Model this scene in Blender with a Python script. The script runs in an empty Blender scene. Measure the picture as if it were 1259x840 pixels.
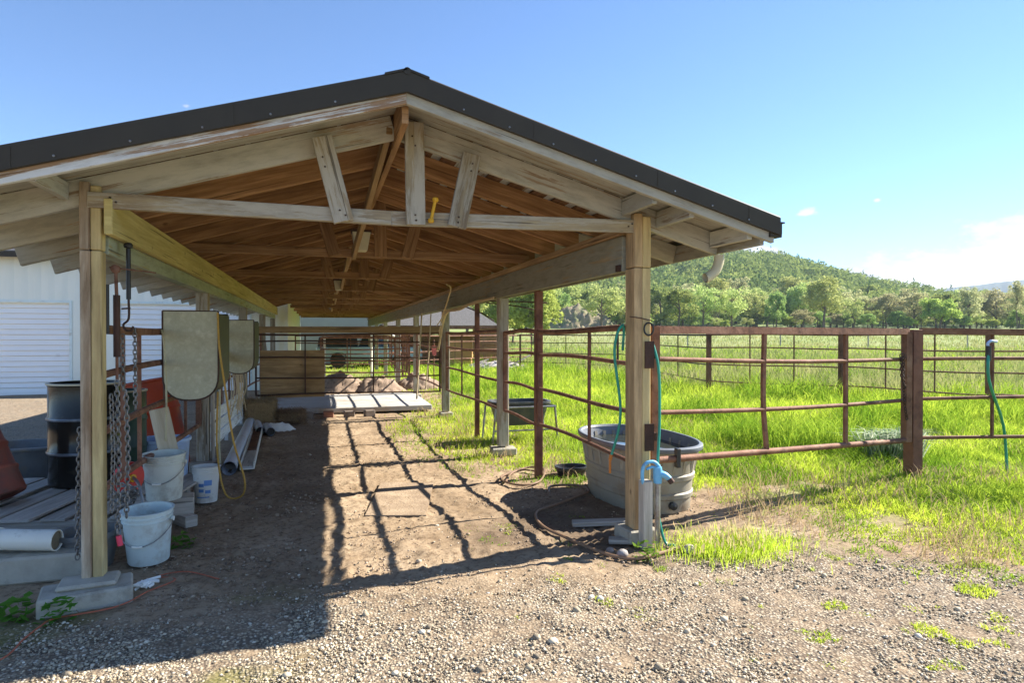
import bpy, math, random
import numpy as np
from mathutils import Vector, Matrix

C = bpy.data.collections.new('place')
scene = bpy.context.scene
scene.collection.children.link(C)
R = math.radians
random.seed(7)

# ---------------------------------------------------------------- camera, sky, sun, exposure
YAW = R(16.4)
cam_d = bpy.data.cameras.new('camera'); cam = bpy.data.objects.new('camera', cam_d); C.objects.link(cam)
cam.location = (0, 0, 1.55); cam.rotation_euler = (R(89.5), 0, -YAW)
cam_d.sensor_width = 36; cam_d.lens = 800/1259*36; cam_d.clip_start = .05; cam_d.clip_end = 20000
scene.camera = cam

SUNDIR = Vector((1.37, .17, 1)).normalized()      # towards the sun
SUN_EL = math.asin(SUNDIR.z); SUN_AZ = math.atan2(SUNDIR.x, SUNDIR.y)
world = bpy.data.worlds.new('World'); scene.world = world; world.use_nodes = True
SKY_STRENGTH, SUN_STRENGTH, EXPOSURE = .085, 4.7, 1.6
vs = scene.view_settings
vs.view_transform = 'Standard'; vs.look = 'None'; vs.gamma = 1; vs.exposure = EXPOSURE; vs.use_curve_mapping = False
scene.cycles.use_denoising = True
scene.cycles.max_bounces = 10; scene.cycles.diffuse_bounces = 8; scene.cycles.transparent_max_bounces = 6
scene.cycles.volume_bounces = 0

def world_nodes():
    nt = world.node_tree; nt.nodes.clear(); N = nt.nodes.new; L = nt.links.new
    out = N('ShaderNodeOutputWorld'); bg = N('ShaderNodeBackground'); L(bg.outputs[0], out.inputs[0])
    bg.inputs[1].default_value = SKY_STRENGTH
    sky = N('ShaderNodeTexSky'); sky.sky_type = 'NISHITA'; sky.sun_disc = False
    sky.sun_elevation = SUN_EL; sky.sun_rotation = SUN_AZ
    sky.altitude = 1800; sky.air_density = 1.0; sky.dust_density = .0; sky.ozone_density = 5.0
    tc = N('ShaderNodeTexCoord'); sep = N('ShaderNodeSeparateXYZ'); L(tc.outputs['Generated'], sep.inputs[0])
    def m(op, a, b=None, c=None):
        n = N('ShaderNodeMath'); n.operation = op
        for i, v in enumerate((a, b, c)):
            if v is None: continue
            if isinstance(v, (int, float)): n.inputs[i].default_value = v
            else: L(v, n.inputs[i])
        return n.outputs[0]
    az = m('ARCTAN2', sep.outputs[0], sep.outputs[1]); el = m('ARCSINE', sep.outputs[2])
    comb = N('ShaderNodeCombineXYZ'); L(m('MULTIPLY', az, 1.0), comb.inputs[0]); L(m('MULTIPLY', el, 2.2), comb.inputs[1])
    def noise(scale, det, rough=.6):
        n = N('ShaderNodeTexNoise'); n.inputs['Scale'].default_value = scale; n.inputs['Detail'].default_value = det
        n.inputs['Roughness'].default_value = rough; L(comb.outputs[0], n.inputs['Vector']); return n.outputs['Fac']
    n1 = noise(11, 9); n2 = noise(36, 7, .65)
    nn = m('ADD', m('MULTIPLY', m('SUBTRACT', n1, .5), 3.4), m('MULTIPLY', m('SUBTRACT', n2, .5), 1.5))
    # banks of cumulus: azimuth, elevation, radii, weight
    banks = [(.90, .076, .11, .034, 1.5), (.985, .080, .10, .046, 1.6), (1.15, .09, .14, .045, 1.3), (.80, .072, .07, .018, 1.1), (.64, .112, .07, .026, 1.0),
             (.713, .172, .024, .010, .75), (.797, .180, .012, .008, .55), (-.178, .306, .026, .018, .25),
             (1.6, .12, .3, .05, 1.), (-.9, .12, .4, .05, 1.), (2.6, .15, .4, .06, 1.)]
    tot = None
    for a, e, ra, re_, w in banks:
        da = m('DIVIDE', m('SUBTRACT', az, a), ra); de = m('DIVIDE', m('SUBTRACT', el, e), re_)
        d = m('SUBTRACT', w, m('SQRT', m('ADD', m('MULTIPLY', da, da), m('MULTIPLY', de, de))))
        tot = d if tot is None else m('MAXIMUM', tot, d)
    dens = m('ADD', tot, m('MULTIPLY', nn, .6))
    mr = N('ShaderNodeMapRange'); mr.interpolation_type = 'SMOOTHSTEP'
    mr.inputs[1].default_value = .0; mr.inputs[2].default_value = .4; mr.inputs[3].default_value = 0; mr.inputs[4].default_value = .92
    L(dens, mr.inputs[0])
    shade = N('ShaderNodeMapRange'); shade.inputs[1].default_value = .2; shade.inputs[2].default_value = 1.5
    L(m('ADD', dens, m('MULTIPLY', n2, .7)), shade.inputs[0])
    cr = N('ShaderNodeMix'); cr.data_type = 'RGBA'; L(shade.outputs[0], cr.inputs[0])
    cr.inputs[6].default_value = (3.0, 3.15, 3.4, 1); cr.inputs[7].default_value = (5.6, 5.55, 5.5, 1)
    mix = N('ShaderNodeMix'); mix.data_type = 'RGBA'; L(mr.outputs[0], mix.inputs[0])
    L(sky.outputs[0], mix.inputs[6]); L(cr.outputs[2], mix.inputs[7]); L(mix.outputs[2], bg.inputs[0])
world_nodes()
sun_d = bpy.data.lights.new('sun', 'SUN'); sun = bpy.data.objects.new('sun', sun_d); C.objects.link(sun)
sun_d.energy = SUN_STRENGTH; sun_d.angle = R(.5); sun_d.color = (1, .93, .82)
sun.rotation_euler = SUNDIR.to_track_quat('Z', 'Y').to_euler(); sun.location = (30, 5, 25)

# ---------------------------------------------------------------- numpy noise
def _hash(ix, iy, s):
    with np.errstate(over='ignore'):
        h = (ix.astype(np.int64)*374761393 + iy.astype(np.int64)*668265263 + s*974711) & 0xffffffff
        h = ((h ^ (h >> 13))*1274126177) & 0xffffffff
        return ((h ^ (h >> 16)) & 0xffff)/65535.0
def vnoise(x, y, s=0):
    x = np.asarray(x, float); y = np.asarray(y, float)
    ix = np.floor(x); iy = np.floor(y); fx = x-ix; fy = y-iy; fx = fx*fx*(3-2*fx); fy = fy*fy*(3-2*fy)
    a = _hash(ix, iy, s); b = _hash(ix+1, iy, s); c = _hash(ix, iy+1, s); d = _hash(ix+1, iy+1, s)
    return (a*(1-fx)+b*fx)*(1-fy)+(c*(1-fx)+d*fx)*fy
def fbm(x, y, s=0, o=4):
    t = 0; a = .5; w = 0
    for i in range(o):
        t = t+a*vnoise(x*2**i, y*2**i, s+i*17); w += a; a *= .5
    return t/w
def sstep(a, b, x):
    t = np.clip((x-a)/(b-a), 0, 1); return t*t*(3-2*t)
SY, CY = math.sin(YAW), math.cos(YAW)
def tr(x, y): return x*SY+y*CY, x*CY-y*SY      # forward, right of the view

# ---------------------------------------------------------------- materials
def node_mat(name):
    m = bpy.data.materials.new(name); m.use_nodes = True; nt = m.node_tree
    return m, nt, nt.nodes['Principled BSDF'], nt.nodes.new, nt.links.new
def ramp(N, L, fac, cols):
    r = N('ShaderNodeValToRGB'); e = r.color_ramp.elements
    while len(e) < len(cols): e.new(.5)
    for i, (p, c) in enumerate(cols): e[i].position = p; e[i].color = (*c, 1)
    L(fac, r.inputs[0]); return r.outputs[0]
def tex(N, L, kind, vec, scale, det=5, rough=.6):
    n = N('ShaderNodeTex'+kind); L(vec, n.inputs['Vector']); n.inputs['Scale'].default_value = scale
    if kind == 'Noise': n.inputs['Detail'].default_value = det; n.inputs['Roughness'].default_value = rough
    return n
def mixc(N, L, fac, a, b, mode='MIX'):
    n = N('ShaderNodeMix'); n.data_type = 'RGBA'; n.blend_type = mode
    for i, v in ((0, fac), (6, a), (7, b)):
        if isinstance(v, (int, float)): n.inputs[i].default_value = v
        elif isinstance(v, tuple): n.inputs[i].default_value = (*v, 1)
        else: L(v, n.inputs[i])
    return n.outputs[2]
def math_(N, L, op, a, b=None):
    n = N('ShaderNodeMath'); n.operation = op
    for i, v in enumerate((a, b)):
        if v is None: continue
        if isinstance(v, (int, float)): n.inputs[i].default_value = v
        else: L(v, n.inputs[i])
    return n.outputs[0]
def bump(N, L, b, h, strength=.3, dist=.01):
    n = N('ShaderNodeBump'); n.inputs['Strength'].default_value = strength; n.inputs['Distance'].default_value = dist
    L(h, n.inputs['Height']); L(n.outputs[0], b.inputs['Normal'])
def offset_vec(N, L, src, sc):
    oi = N('ShaderNodeObjectInfo'); mp = N('ShaderNodeMapping'); mp.inputs['Scale'].default_value = sc
    cb = N('ShaderNodeCombineXYZ')
    for i in range(3): L(math_(N, L, 'MULTIPLY', oi.outputs['Random'], 7.3+i*11), cb.inputs[i])
    L(src, mp.inputs['Vector']); L(cb.outputs[0], mp.inputs['Location']); return mp.outputs[0], oi.outputs['Random']
def M(name, cols, scale=6, rough=.7, metal=0, bmp=.15, stretch=(1, 1, 1), dirt=None, dirt_amt=.5, vary=.12, dirt_scale=3, spec=.4):
    m, nt, b, N, L = node_mat(name); tc = N('ShaderNodeTexCoord')
    v, rnd = offset_vec(N, L, tc.outputs['Object'], stretch)
    n = tex(N, L, 'Noise', v, scale, 8, .65)
    if not isinstance(cols[0], (tuple, list)): cols = [cols, tuple(c*.75 for c in cols)]
    k = len(cols); c = ramp(N, L, n.outputs['Fac'], [(.3+.4*i/(k-1), cc) for i, cc in enumerate(cols)])
    if dirt:
        d = tex(N, L, 'Noise', v, dirt_scale, 9, .7)
        f = ramp(N, L, d.outputs['Fac'], [(.62-dirt_amt*.25, (0, 0, 0)), (.72-dirt_amt*.1, (1, 1, 1))])
        c = mixc(N, L, f, c, dirt)
    br = math_(N, L, 'ADD', math_(N, L, 'MULTIPLY', rnd, vary*2), 1-vary)
    hsv = N('ShaderNodeHueSaturation'); L(c, hsv.inputs['Color']); L(br, hsv.inputs['Value']); L(hsv.outputs[0], b.inputs['Base Color'])
    b.inputs['Roughness'].default_value = rough; b.inputs['Metallic'].default_value = metal; b.inputs['Specular IOR Level'].default_value = spec
    n2 = tex(N, L, 'Noise', v, scale*9, 4); bump(N, L, b, n2.outputs['Fac'], bmp, .01)
    return m
def wood(name, light, dark, paint=None, wear=.5, paint_outside=None, dirt=None, rough=.8, grain=34, stain=.5):
    """Boards carry a UV map in metres: u along the grain, v across it."""
    m, nt, b, N, L = node_mat(name); uv = N('ShaderNodeUVMap'); uv.uv_map = 'UVMap'
    g, rnd = offset_vec(N, L, uv.outputs[0], (1.6, grain, 1))
    n = tex(N, L, 'Noise', g, 1.0, 8, .62); n.inputs['Distortion'].default_value = .5
    c = ramp(N, L, n.outputs['Fac'], [(.32, dark), (.5, tuple((a+b_)/2 for a, b_ in zip(light, dark))), (.62, light)])
    g2, _ = offset_vec(N, L, uv.outputs[0], (1.1, 5, 1))
    s = tex(N, L, 'Noise', g2, 1.5, 7, .65)
    sf = ramp(N, L, s.outputs['Fac'], [(.42, (0, 0, 0)), (.68, (1, 1, 1))])
    c = mixc(N, L, math_(N, L, 'MULTIPLY', sf, stain), c, tuple(x*.45 for x in dark))
    g3, _ = offset_vec(N, L, uv.outputs[0], (1, 1.6, 1)); vo = tex(N, L, 'Voronoi', g3, 3.1)
    kf = ramp(N, L, vo.outputs['Distance'], [(.035, (1, 1, 1)), (.09, (0, 0, 0))])
    c = mixc(N, L, math_(N, L, 'MULTIPLY', kf, .75), c, tuple(x*.35 for x in dark))
    g5, _ = offset_vec(N, L, uv.outputs[0], (.9, 42, 1)); ck = tex(N, L, 'Noise', g5, 1.0, 5, .5)
    crack = ramp(N, L, ck.outputs['Fac'], [(.655, (0, 0, 0)), (.675, (1, 1, 1))])
    if paint:
        w = tex(N, L, 'Noise', g, .8, 9, .75)
        wf = ramp(N, L, math_(N, L, 'ADD', w.outputs['Fac'], math_(N, L, 'MULTIPLY', math_(N, L, 'SUBTRACT', s.outputs['Fac'], .5), .6)),
                  [(.30+wear*.28, (0, 0, 0)), (.36+wear*.28, (1, 1, 1))])
        dn = tex(N, L, 'Noise', g2, 4, 8, .7)
        pc = mixc(N, L, ramp(N, L, dn.outputs['Fac'], [(.45, (0, 0, 0)), (.75, (1, 1, 1))]), paint, tuple(x*.62 for x in paint))
        f = wf
        if paint_outside is not None:
            tc = N('ShaderNodeTexCoord'); sp = N('ShaderNodeSeparateXYZ'); L(tc.outputs['Object'], sp.inputs[0])
            o = math_(N, L, 'GREATER_THAN', math_(N, L, 'ABSOLUTE', sp.outputs[0]), paint_outside)
            f = math_(N, L, 'MULTIPLY', wf, o)
        c = mixc(N, L, f, c, pc)
    c = mixc(N, L, math_(N, L, 'MULTIPLY', crack, .7), c, tuple(x*.22 for x in dark))
    br = math_(N, L, 'ADD', math_(N, L, 'MULTIPLY', rnd, .34), .83)
    hsv = N('ShaderNodeHueSaturation'); L(c, hsv.inputs['Color']); L(br, hsv.inputs['Value']); L(hsv.outputs[0], b.inputs['Base Color'])
    b.inputs['Roughness'].default_value = rough; b.inputs['Specular IOR Level'].default_value = .25
    bump(N, L, b, n.outputs['Fac'], .45, .004)
    return m

W_POST = wood('treated_post_wood', (.66, .54, .27), (.46, .34, .16), stain=.5, grain=16)
W_POSTTAN = wood('tan_post_wood', (.58, .41, .22), (.34, .23, .12), stain=.7, grain=14)
W_POSTGREY = wood('weathered_brown_post', (.56, .47, .35), (.28, .18, .10), stain=.8, grain=12)
W_BEAM_Y = wood('yellow_beam_wood', (.72, .62, .27), (.54, .43, .17), stain=.3)
W_GREENISH = wood('greenish_painted_beam', (.42, .38, .2), (.25, .2, .1), paint=(.36, .40, .31), wear=.2)
W_GREYBEAM = wood('grey_painted_beam', (.42, .33, .2), (.25, .18, .1), paint=(.31, .30, .23), wear=.25)
W_TAN = wood('tan_board', (.45, .31, .16), (.28, .17, .08))
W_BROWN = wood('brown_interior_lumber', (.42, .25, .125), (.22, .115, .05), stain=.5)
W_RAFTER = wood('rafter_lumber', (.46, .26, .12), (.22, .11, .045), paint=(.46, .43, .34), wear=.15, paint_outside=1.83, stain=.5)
W_PAINT = wood('weathered_cream_paint', (.36, .27, .18), (.2, .14, .09), paint=(.43, .41, .345), wear=.25)
W_PAINTGREY = wood('weathered_grey_board', (.36, .30, .20), (.2, .15, .1), paint=(.39, .355, .29), wear=.5, grain=20)
W_PEEL = wood('peeling_white_paint', (.42, .28, .17), (.26, .16, .1), paint=(.68, .68, .66), wear=.55, grain=60)
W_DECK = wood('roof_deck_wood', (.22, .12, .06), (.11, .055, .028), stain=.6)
W_GREY = wood('grey_weathered_wood', (.56, .51, .44), (.34, .295, .24), stain=.4)
W_PLY = wood('plywood', (.42, .28, .14), (.27, .17, .08), grain=12, stain=.7)
W_WHITE = wood('white_painted_wood', (.4, .33, .25), (.3, .24, .18), paint=(.66, .67, .66), wear=.22)
W_FRESH = wood('pale_board', (.68, .60, .44), (.52, .43, .29), stain=.2)
RUST = M('rusted_steel_pipe', [(.15, .07, .042), (.24, .115, .07), (.32, .18, .12)], 5, .75, .25, .3, dirt=(.10, .045, .03), dirt_scale=9)
RUSTPOST = M('red_oxide_post', [(.13, .055, .036), (.20, .085, .055), (.25, .12, .08)], 4, .7, .2, .3, dirt=(.07, .03, .025))
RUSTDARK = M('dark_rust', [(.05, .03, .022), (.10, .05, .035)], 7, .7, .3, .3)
DARKMETAL = M('dark_bronze_metal', [(.045, .036, .022), (.034, .027, .017)], 3, .6, .0, .05, vary=.03)
ROOFMETAL = M('roof_metal', [(.12, .10, .08), (.09, .08, .065)], 3, .45, .4, .05)
STEEL = M('galvanised_steel', [(.36, .37, .38), (.22, .22, .22)], 10, .45, .8, .15, dirt=(.2, .13, .09))
CHAIN = M('chain_steel', [(.30, .30, .29), (.16, .15, .14)], 30, .5, .7, .2)
BLACK = M('black_plastic', [(.02, .02, .022), (.035, .035, .035)], 8, .4, 0, .05)
CONC = M('concrete', [(.48, .45, .37), (.34, .31, .25)], 5, .9, 0, .5, dirt=(.2, .18, .14), dirt_amt=.4)
TANKP = M('tank_plastic', [(.38, .345, .27), (.30, .27, .21)], 3, .55, 0, .1, dirt=(.28, .22, .15), dirt_amt=.35, dirt_scale=4)
TANKRIM = M('tank_rim', [(.20, .22, .25), (.15, .165, .19)], 6, .5, 0, .1)
GREYTUB = M('grey_tub_plastic', [(.17, .18, .19), (.11, .12, .125)], 5, .55, 0, .1, dirt=(.2, .17, .13))
DARKTUB = M('dark_tub_plastic', [(.06, .065, .07), (.04, .045, .05)], 5, .45, 0, .1, dirt=(.12, .11, .09))
BUCK1 = M('blue_grey_bucket', [(.72, .82, .80), (.66, .76, .74)], 3, .5, 0, .05, dirt=(.52, .54, .48), dirt_amt=.35, dirt_scale=5)
BUCK2 = M('grey_bucket', [(.70, .72, .64), (.60, .62, .54)], 3, .5, 0, .05, dirt=(.42, .40, .33), dirt_amt=.45, dirt_scale=5)
BUCK3 = M('white_bucket', [(.84, .84, .80), (.76, .76, .70)], 3, .5, 0, .05, dirt=(.4, .37, .3), dirt_amt=.4)
PVC = M('white_pvc', [(.86, .85, .76), (.76, .75, .66)], 4, .4, 0, .03, dirt=(.42, .39, .3), dirt_amt=.3, dirt_scale=5)
PVCBLUE = M('white_blue_pvc', [(.62, .66, .74), (.52, .56, .64)], 4, .4, 0, .03, dirt=(.4, .38, .34), dirt_amt=.3)
FEEDP = M('olive_grey_feeder', [(.56, .54, .38), (.46, .44, .30), (.62, .60, .44)], 12, .75, 0, .25, dirt=(.40, .38, .26), dirt_amt=.4, dirt_scale=7)
FEEDSIDE = M('dark_green_feeder', [(.07, .085, .055), (.045, .055, .035)], 8, .6, 0, .1)
HOSEG = M('green_hose_rubber', [(.02, .24, .17), (.03, .30, .21)], 12, .4, 0, .05)
HOSEB = M('brown_hose_rubber', [(.28, .17, .10), (.20, .12, .07)], 20, .55, 0, .1)
BLUEPAINT = M('sky_blue_enamel', [(.12, .38, .62), (.18, .46, .68)], 12, .45, .1, .1, dirt=(.25, .3, .32), dirt_amt=.25, dirt_scale=9)
YELLOW = M('yellow_plastic', [(.75, .42, .015), (.65, .33, .01)], 12, .45, 0, .05)
ROPEY = M('yellow_rope_fibre', [(.66, .42, .10), (.52, .30, .06)], 60, .8, 0, .4)
ROPEP = M('pale_rope_fibre', [(.60, .56, .36), (.48, .44, .27)], 60, .8, 0, .4)
TWINE = M('cream_twine', [(.62, .50, .32), (.48, .36, .22)], 40, .85, 0, .4)
ORANGE = M('orange_enamel', [(.52, .07, .02), (.42, .05, .015)], 4, .5, 0, .1, dirt=(.2, .07, .04))
ORANGEC = M('orange_cord', [(.52, .14, .07), (.42, .10, .05)], 20, .6, 0, .1)
REDDRUM = M('faded_red_drum', [(.33, .085, .05), (.25, .06, .04)], 4, .55, 0, .15, dirt=(.16, .08, .06), dirt_amt=.5)
REDP = M('red_plastic', [(.62, .05, .04), (.5, .04, .03)], 9, .5, 0, .1)
BLUET = M('pale_blue_plastic', [(.42, .56, .78), (.35, .48, .70)], 4, .45, 0, .05, dirt=(.35, .38, .42), dirt_amt=.3)
DRUMBLK = M('glossy_black_drum', [(.016, .016, .016), (.03, .027, .022)], 4, .16, .3, .05, dirt=(.09, .075, .055), dirt_amt=.2)
BANDM = M('blue_grey_drum_band', [(.20, .23, .27), (.06, .07, .08)], 9, .3, .3, .1)  # blue-grey rings on the ribs of the black drum
GREEND = M('dark_green_drum', [(.03, .08, .06), (.02, .05, .04)], 5, .4, 0, .05)
CREAM = M('cream_metal', [(.60, .56, .40), (.5, .46, .33)], 6, .5, 0, .1)
HAY = M('hay', [(.30, .20, .10), (.42, .30, .16), (.20, .13, .065)], 25, .95, 0, .9, stretch=(1, 4, 4))
DIRTM = M('manure_dirt', [(.20, .14, .10), (.30, .22, .16), (.12, .085, .06)], 7, .95, 0, .9)
RUBBLE = M('pale_rubble', [(.5, .48, .47), (.34, .3, .28), (.22, .16, .12)], 4, .9, 0, .5)
FARBLD = M('pale_green_siding', [(.46, .45, .36), (.42, .41, .33)], 1.5, .6, 0, .05)
SHINGLE = M('grey_shingle', [(.26, .24, .22), (.17, .155, .14)], 14, .9, 0, .5)
GLASSY = M('dark_window_glass', [(.03, .04, .05), (.05, .06, .07)], 3, .08, 0, 0)
PBLUE = M('pale_blue_car_paint', [(.42, .52, .60), (.38, .48, .56)], 2, .3, .3, .02)
MARK = M('blue_print', [(.12, .25, .55), (.15, .3, .6)], 4, .5, 0, 0)
BARK = M('bark', [(.15, .12, .09), (.09, .07, .05)], 8, .9, 0, .6, stretch=(3, 3, .6))

def garage_mat():
    m, nt, b, N, L = node_mat('ribbed_white_siding'); tc = N('ShaderNodeTexCoord'); sp = N('ShaderNodeSeparateXYZ'); L(tc.outputs['Object'], sp.inputs[0])
    w = math_(N, L, 'PINGPONG', sp.outputs[0], .15)
    n = tex(N, L, 'Noise', tc.outputs['Object'], 1.2, 5)
    c = ramp(N, L, n.outputs['Fac'], [(.3, (.80, .83, .72)), (.7, (.86, .88, .78))]); L(c, b.inputs['Base Color'])
    b.inputs['Roughness'].default_value = .5
    f = ramp(N, L, w, [(.0, (0, 0, 0)), (.12, (1, 1, 1))]); bump(N, L, b, f, .8, .02)
    return m
SIDING = garage_mat()
ROLLER = M('roller_door_white', [(.90, .90, .88), (.87, .87, .85)], 2, .4, 0, .03, vary=.02)

def leaf_mat(name, a, b_, trans=.45):
    m, nt, b, N, L = node_mat(name); nt.nodes.remove(b); out = [n for n in nt.nodes if n.type == 'OUTPUT_MATERIAL'][0]
    at = N('ShaderNodeAttribute'); at.attribute_name = 'rnd'; oi = N('ShaderNodeObjectInfo')
    c = mixc(N, L, at.outputs['Fac'], a, b_)
    hsv = N('ShaderNodeHueSaturation'); L(c, hsv.inputs['Color'])
    L(math_(N, L, 'ADD', math_(N, L, 'MULTIPLY', oi.outputs['Random'], .04), .463), hsv.inputs['Hue'])
    L(math_(N, L, 'ADD', math_(N, L, 'MULTIPLY', oi.outputs['Random'], .4), .8), hsv.inputs['Value'])
    d = N('ShaderNodeBsdfDiffuse'); t = N('ShaderNodeBsdfTranslucent'); L(hsv.outputs[0], d.inputs[0]); L(hsv.outputs[0], t.inputs[0])
    mx = N('ShaderNodeMixShader'); mx.inputs[0].default_value = trans; L(d.outputs[0], mx.inputs[1]); L(t.outputs[0], mx.inputs[2]); L(mx.outputs[0], out.inputs[0])
    return m
GRASS = leaf_mat('fresh_grass_blades', (.15, .36, .03), (.60, .84, .10), .5)
GRASST = leaf_mat('tall_meadow_grass', (.19, .29, .08), (.42, .41, .19), .45)
STRAW = leaf_mat('dry_straw', (.34, .26, .14), (.20, .15, .09), .2)
SILVER = leaf_mat('silver_green_grass', (.10, .24, .08), (.74, .80, .62), .25)  # dark end puts the clump's inner shadows into the blade colour
SEED = leaf_mat('seed_heads', (.46, .44, .20), (.56, .42, .24), .35)
WEED = leaf_mat('weed_leaves', (.08, .22, .03), (.14, .30, .05), .4)
L_PALE = leaf_mat('pale_spring_leaves', (.36, .46, .15), (.50, .58, .22), .45)
L_MID = leaf_mat('mid_green_leaves', (.20, .31, .09), (.34, .44, .14), .5)
L_OLIVE = leaf_mat('olive_leaves', (.36, .39, .19), (.50, .50, .26), .5)
L_BRIGHT = leaf_mat('bright_green_leaves', (.30, .46, .10), (.44, .58, .16), .45)
L_DARK = leaf_mat('conifer_needles', (.055, .11, .045), (.10, .16, .06), .25)
FOREST = leaf_mat('hillside_forest', (.07, .16, .055), (.33, .44, .13), .4)

# ---------------------------------------------------------------- mesh builder
def world_loc(o):
    v = Vector((0, 0, 0))
    while o is not None: v = v+o.location; o = o.parent
    return v
class MB:
    def __init__(s): s.v = []; s.f = []; s.uv = []; s.n = 0
    def add(s, vs_, fs, uvs):
        b = len(s.v); s.v += [tuple(v) for v in vs_]
        for f, u in zip(fs, uvs): s.f.append(tuple(b+i for i in f)); s.uv += list(u)
        return s
    def beam(s, p0, p1, w, h, up=(0, 0, 1)):
        """board from p0 to p1, w across, h along up"""
        p0, p1, up = Vector(p0), Vector(p1), Vector(up); d = p1-p0; ln = d.length; d.normalize()
        sd = d.cross(up).normalized()*(w/2); uq = sd.cross(d).normalized()*(h/2)
        if uq.dot(up) < 0: uq = -uq; sd = -sd
        r = [p0-sd-uq, p0+sd-uq, p0+sd+uq, p0-sd+uq, p1-sd-uq, p1+sd-uq, p1+sd+uq, p1-sd+uq]
        fs = [(4, 5, 1, 0), (5, 6, 2, 1), (6, 7, 3, 2), (7, 4, 0, 3), (0, 1, 2, 3), (7, 6, 5, 4)]
        o = random.random()*3; uvs = []; acc = o
        for i, k in enumerate((w, h, w, h)):
            uvs.append([(ln, acc), (ln, acc+k), (0, acc+k), (0, acc)]); acc += k+.013
        uvs += [[(0, 0), (w*.2, 0), (w*.2, h), (0, h)]]*2
        return s.add(r, fs, uvs)
    def box(s, c, sz, rz=0):
        c = Vector(c); a = Matrix.Rotation(rz, 3, 'Z'); x, y, z = sz
        if x >= y and x >= z: e = a @ Vector((x/2, 0, 0)); return s.beam(c-e, c+e, y, z)
        if y >= z: e = a @ Vector((0, y/2, 0)); return s.beam(c-e, c+e, x, z)
        e = Vector((0, 0, z/2)); return s.beam(c-e, c+e, y, x, a @ Vector((1, 0, 0)))
    def tube(s, pts, r, n=8, cap=True, smooth_pts=0, sq=0):
        pts = [Vector(p) for p in pts]
        if smooth_pts:
            q = []
            P = [pts[0]*2-pts[1]]+pts+[pts[-1]*2-pts[-2]]
            for i in range(1, len(P)-2):
                for k in range(smooth_pts):
                    t = k/smooth_pts; a, b, c, d = P[i-1:i+3]
                    q.append(.5*((2*b)+(c-a)*t+(2*a-5*b+4*c-d)*t*t+(3*b-a-3*c+d)*t**3))
            pts = q+[pts[-1]]
        rs = list(r) if hasattr(r, '__len__') else [r]*len(pts)
        if len(rs) != len(pts): rs = list(np.interp(np.linspace(0, 1, len(pts)), np.linspace(0, 1, len(rs)), rs))
        vv = []; last = None; ln = 0; us = []
        for i, p in enumerate(pts):
            d = (pts[min(i+1, len(pts)-1)]-pts[max(i-1, 0)])
            d = d.normalized() if d.length > 1e-9 else Vector((0, 0, 1))
            a = last if last is not None else (Vector((0, 0, 1)) if abs(d.z) < .9 else Vector((1, 0, 0)))
            x = (a-d*a.dot(d)).normalized(); last = x; y = d.cross(x)
            if i: ln += (p-pts[i-1]).length
            us.append(ln)
            for k in range(n):
                th = 2*math.pi*(k+(.5 if sq else 0))/n; vv.append(p+(x*math.cos(th)+y*math.sin(th))*rs[i]*(1.414 if sq else 1))
        fs = []; uvs = []
        for i in range(len(pts)-1):
            for k in range(n):
                k2 = (k+1) % n; fs.append((i*n+k, i*n+k2, (i+1)*n+k2, (i+1)*n+k)); c = 2*math.pi*rs[i]/n
                uvs.append([(us[i], k*c), (us[i], k*c+c), (us[i+1], k*c+c), (us[i+1], k*c)])
        if cap:
            for f in (tuple(reversed(range(n))), tuple(range((len(pts)-1)*n, len(pts)*n))): fs.append(f); uvs.append([(0, 0)]*n)
        return s.add(vv, fs, uvs)
    def lathe(s, prof, c=(0, 0, 0), n=28, sx=1, sy=1, rot=None, power=2, cap=False):
        vv = []; fs = []; uvs = []; c = Vector(c)
        for r, z in prof:
            for k in range(n):
                t = 2*math.pi*k/n; cx, cy = math.cos(t), math.sin(t)
                q = (abs(cx)**power+abs(cy)**power)**(-1/power)
                p = Vector((r*q*cx*sx, r*q*cy*sy, z))
                if rot is not None: p = rot @ p
                vv.append(c+p)
        for i in range(len(prof)-1):
            for k in range(n):
                k2 = (k+1) % n; fs.append((i*n+k, i*n+k2, (i+1)*n+k2, (i+1)*n+k)); uvs.append([(0, 0), (.1, 0), (.1, .1), (0, .1)])
        if cap:
            fs.append(tuple(reversed(range(n)))); uvs.append([(0, 0)]*n)
        return s.add(vv, fs, uvs)
    def poly(s, pts, th_vec):
        """closed outline extruded along th_vec"""
        pts = [Vector(p) for p in pts]; t = Vector(th_vec); n = len(pts)
        vv = pts+[p+t for p in pts]; fs = [tuple(reversed(range(n))), tuple(range(n, 2*n))]
        o = pts[0]; e = (pts[1]-pts[0]).normalized(); nn = t.normalized(); g = nn.cross(e)
        uvs = [[((pts[i]-o).dot(e), (pts[i]-o).dot(g)) for i in reversed(range(n))], [((pts[i]-o).dot(e), (pts[i]-o).dot(g)) for i in range(n)]]
        for i in range(n):
            j = (i+1) % n; fs.append((i, j, n+j, n+i)); l = (pts[j]-pts[i]).length; uvs.append([(0, 0), (l, 0), (l, t.length), (0, t.length)])
        return s.add(vv, fs, uvs)
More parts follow.
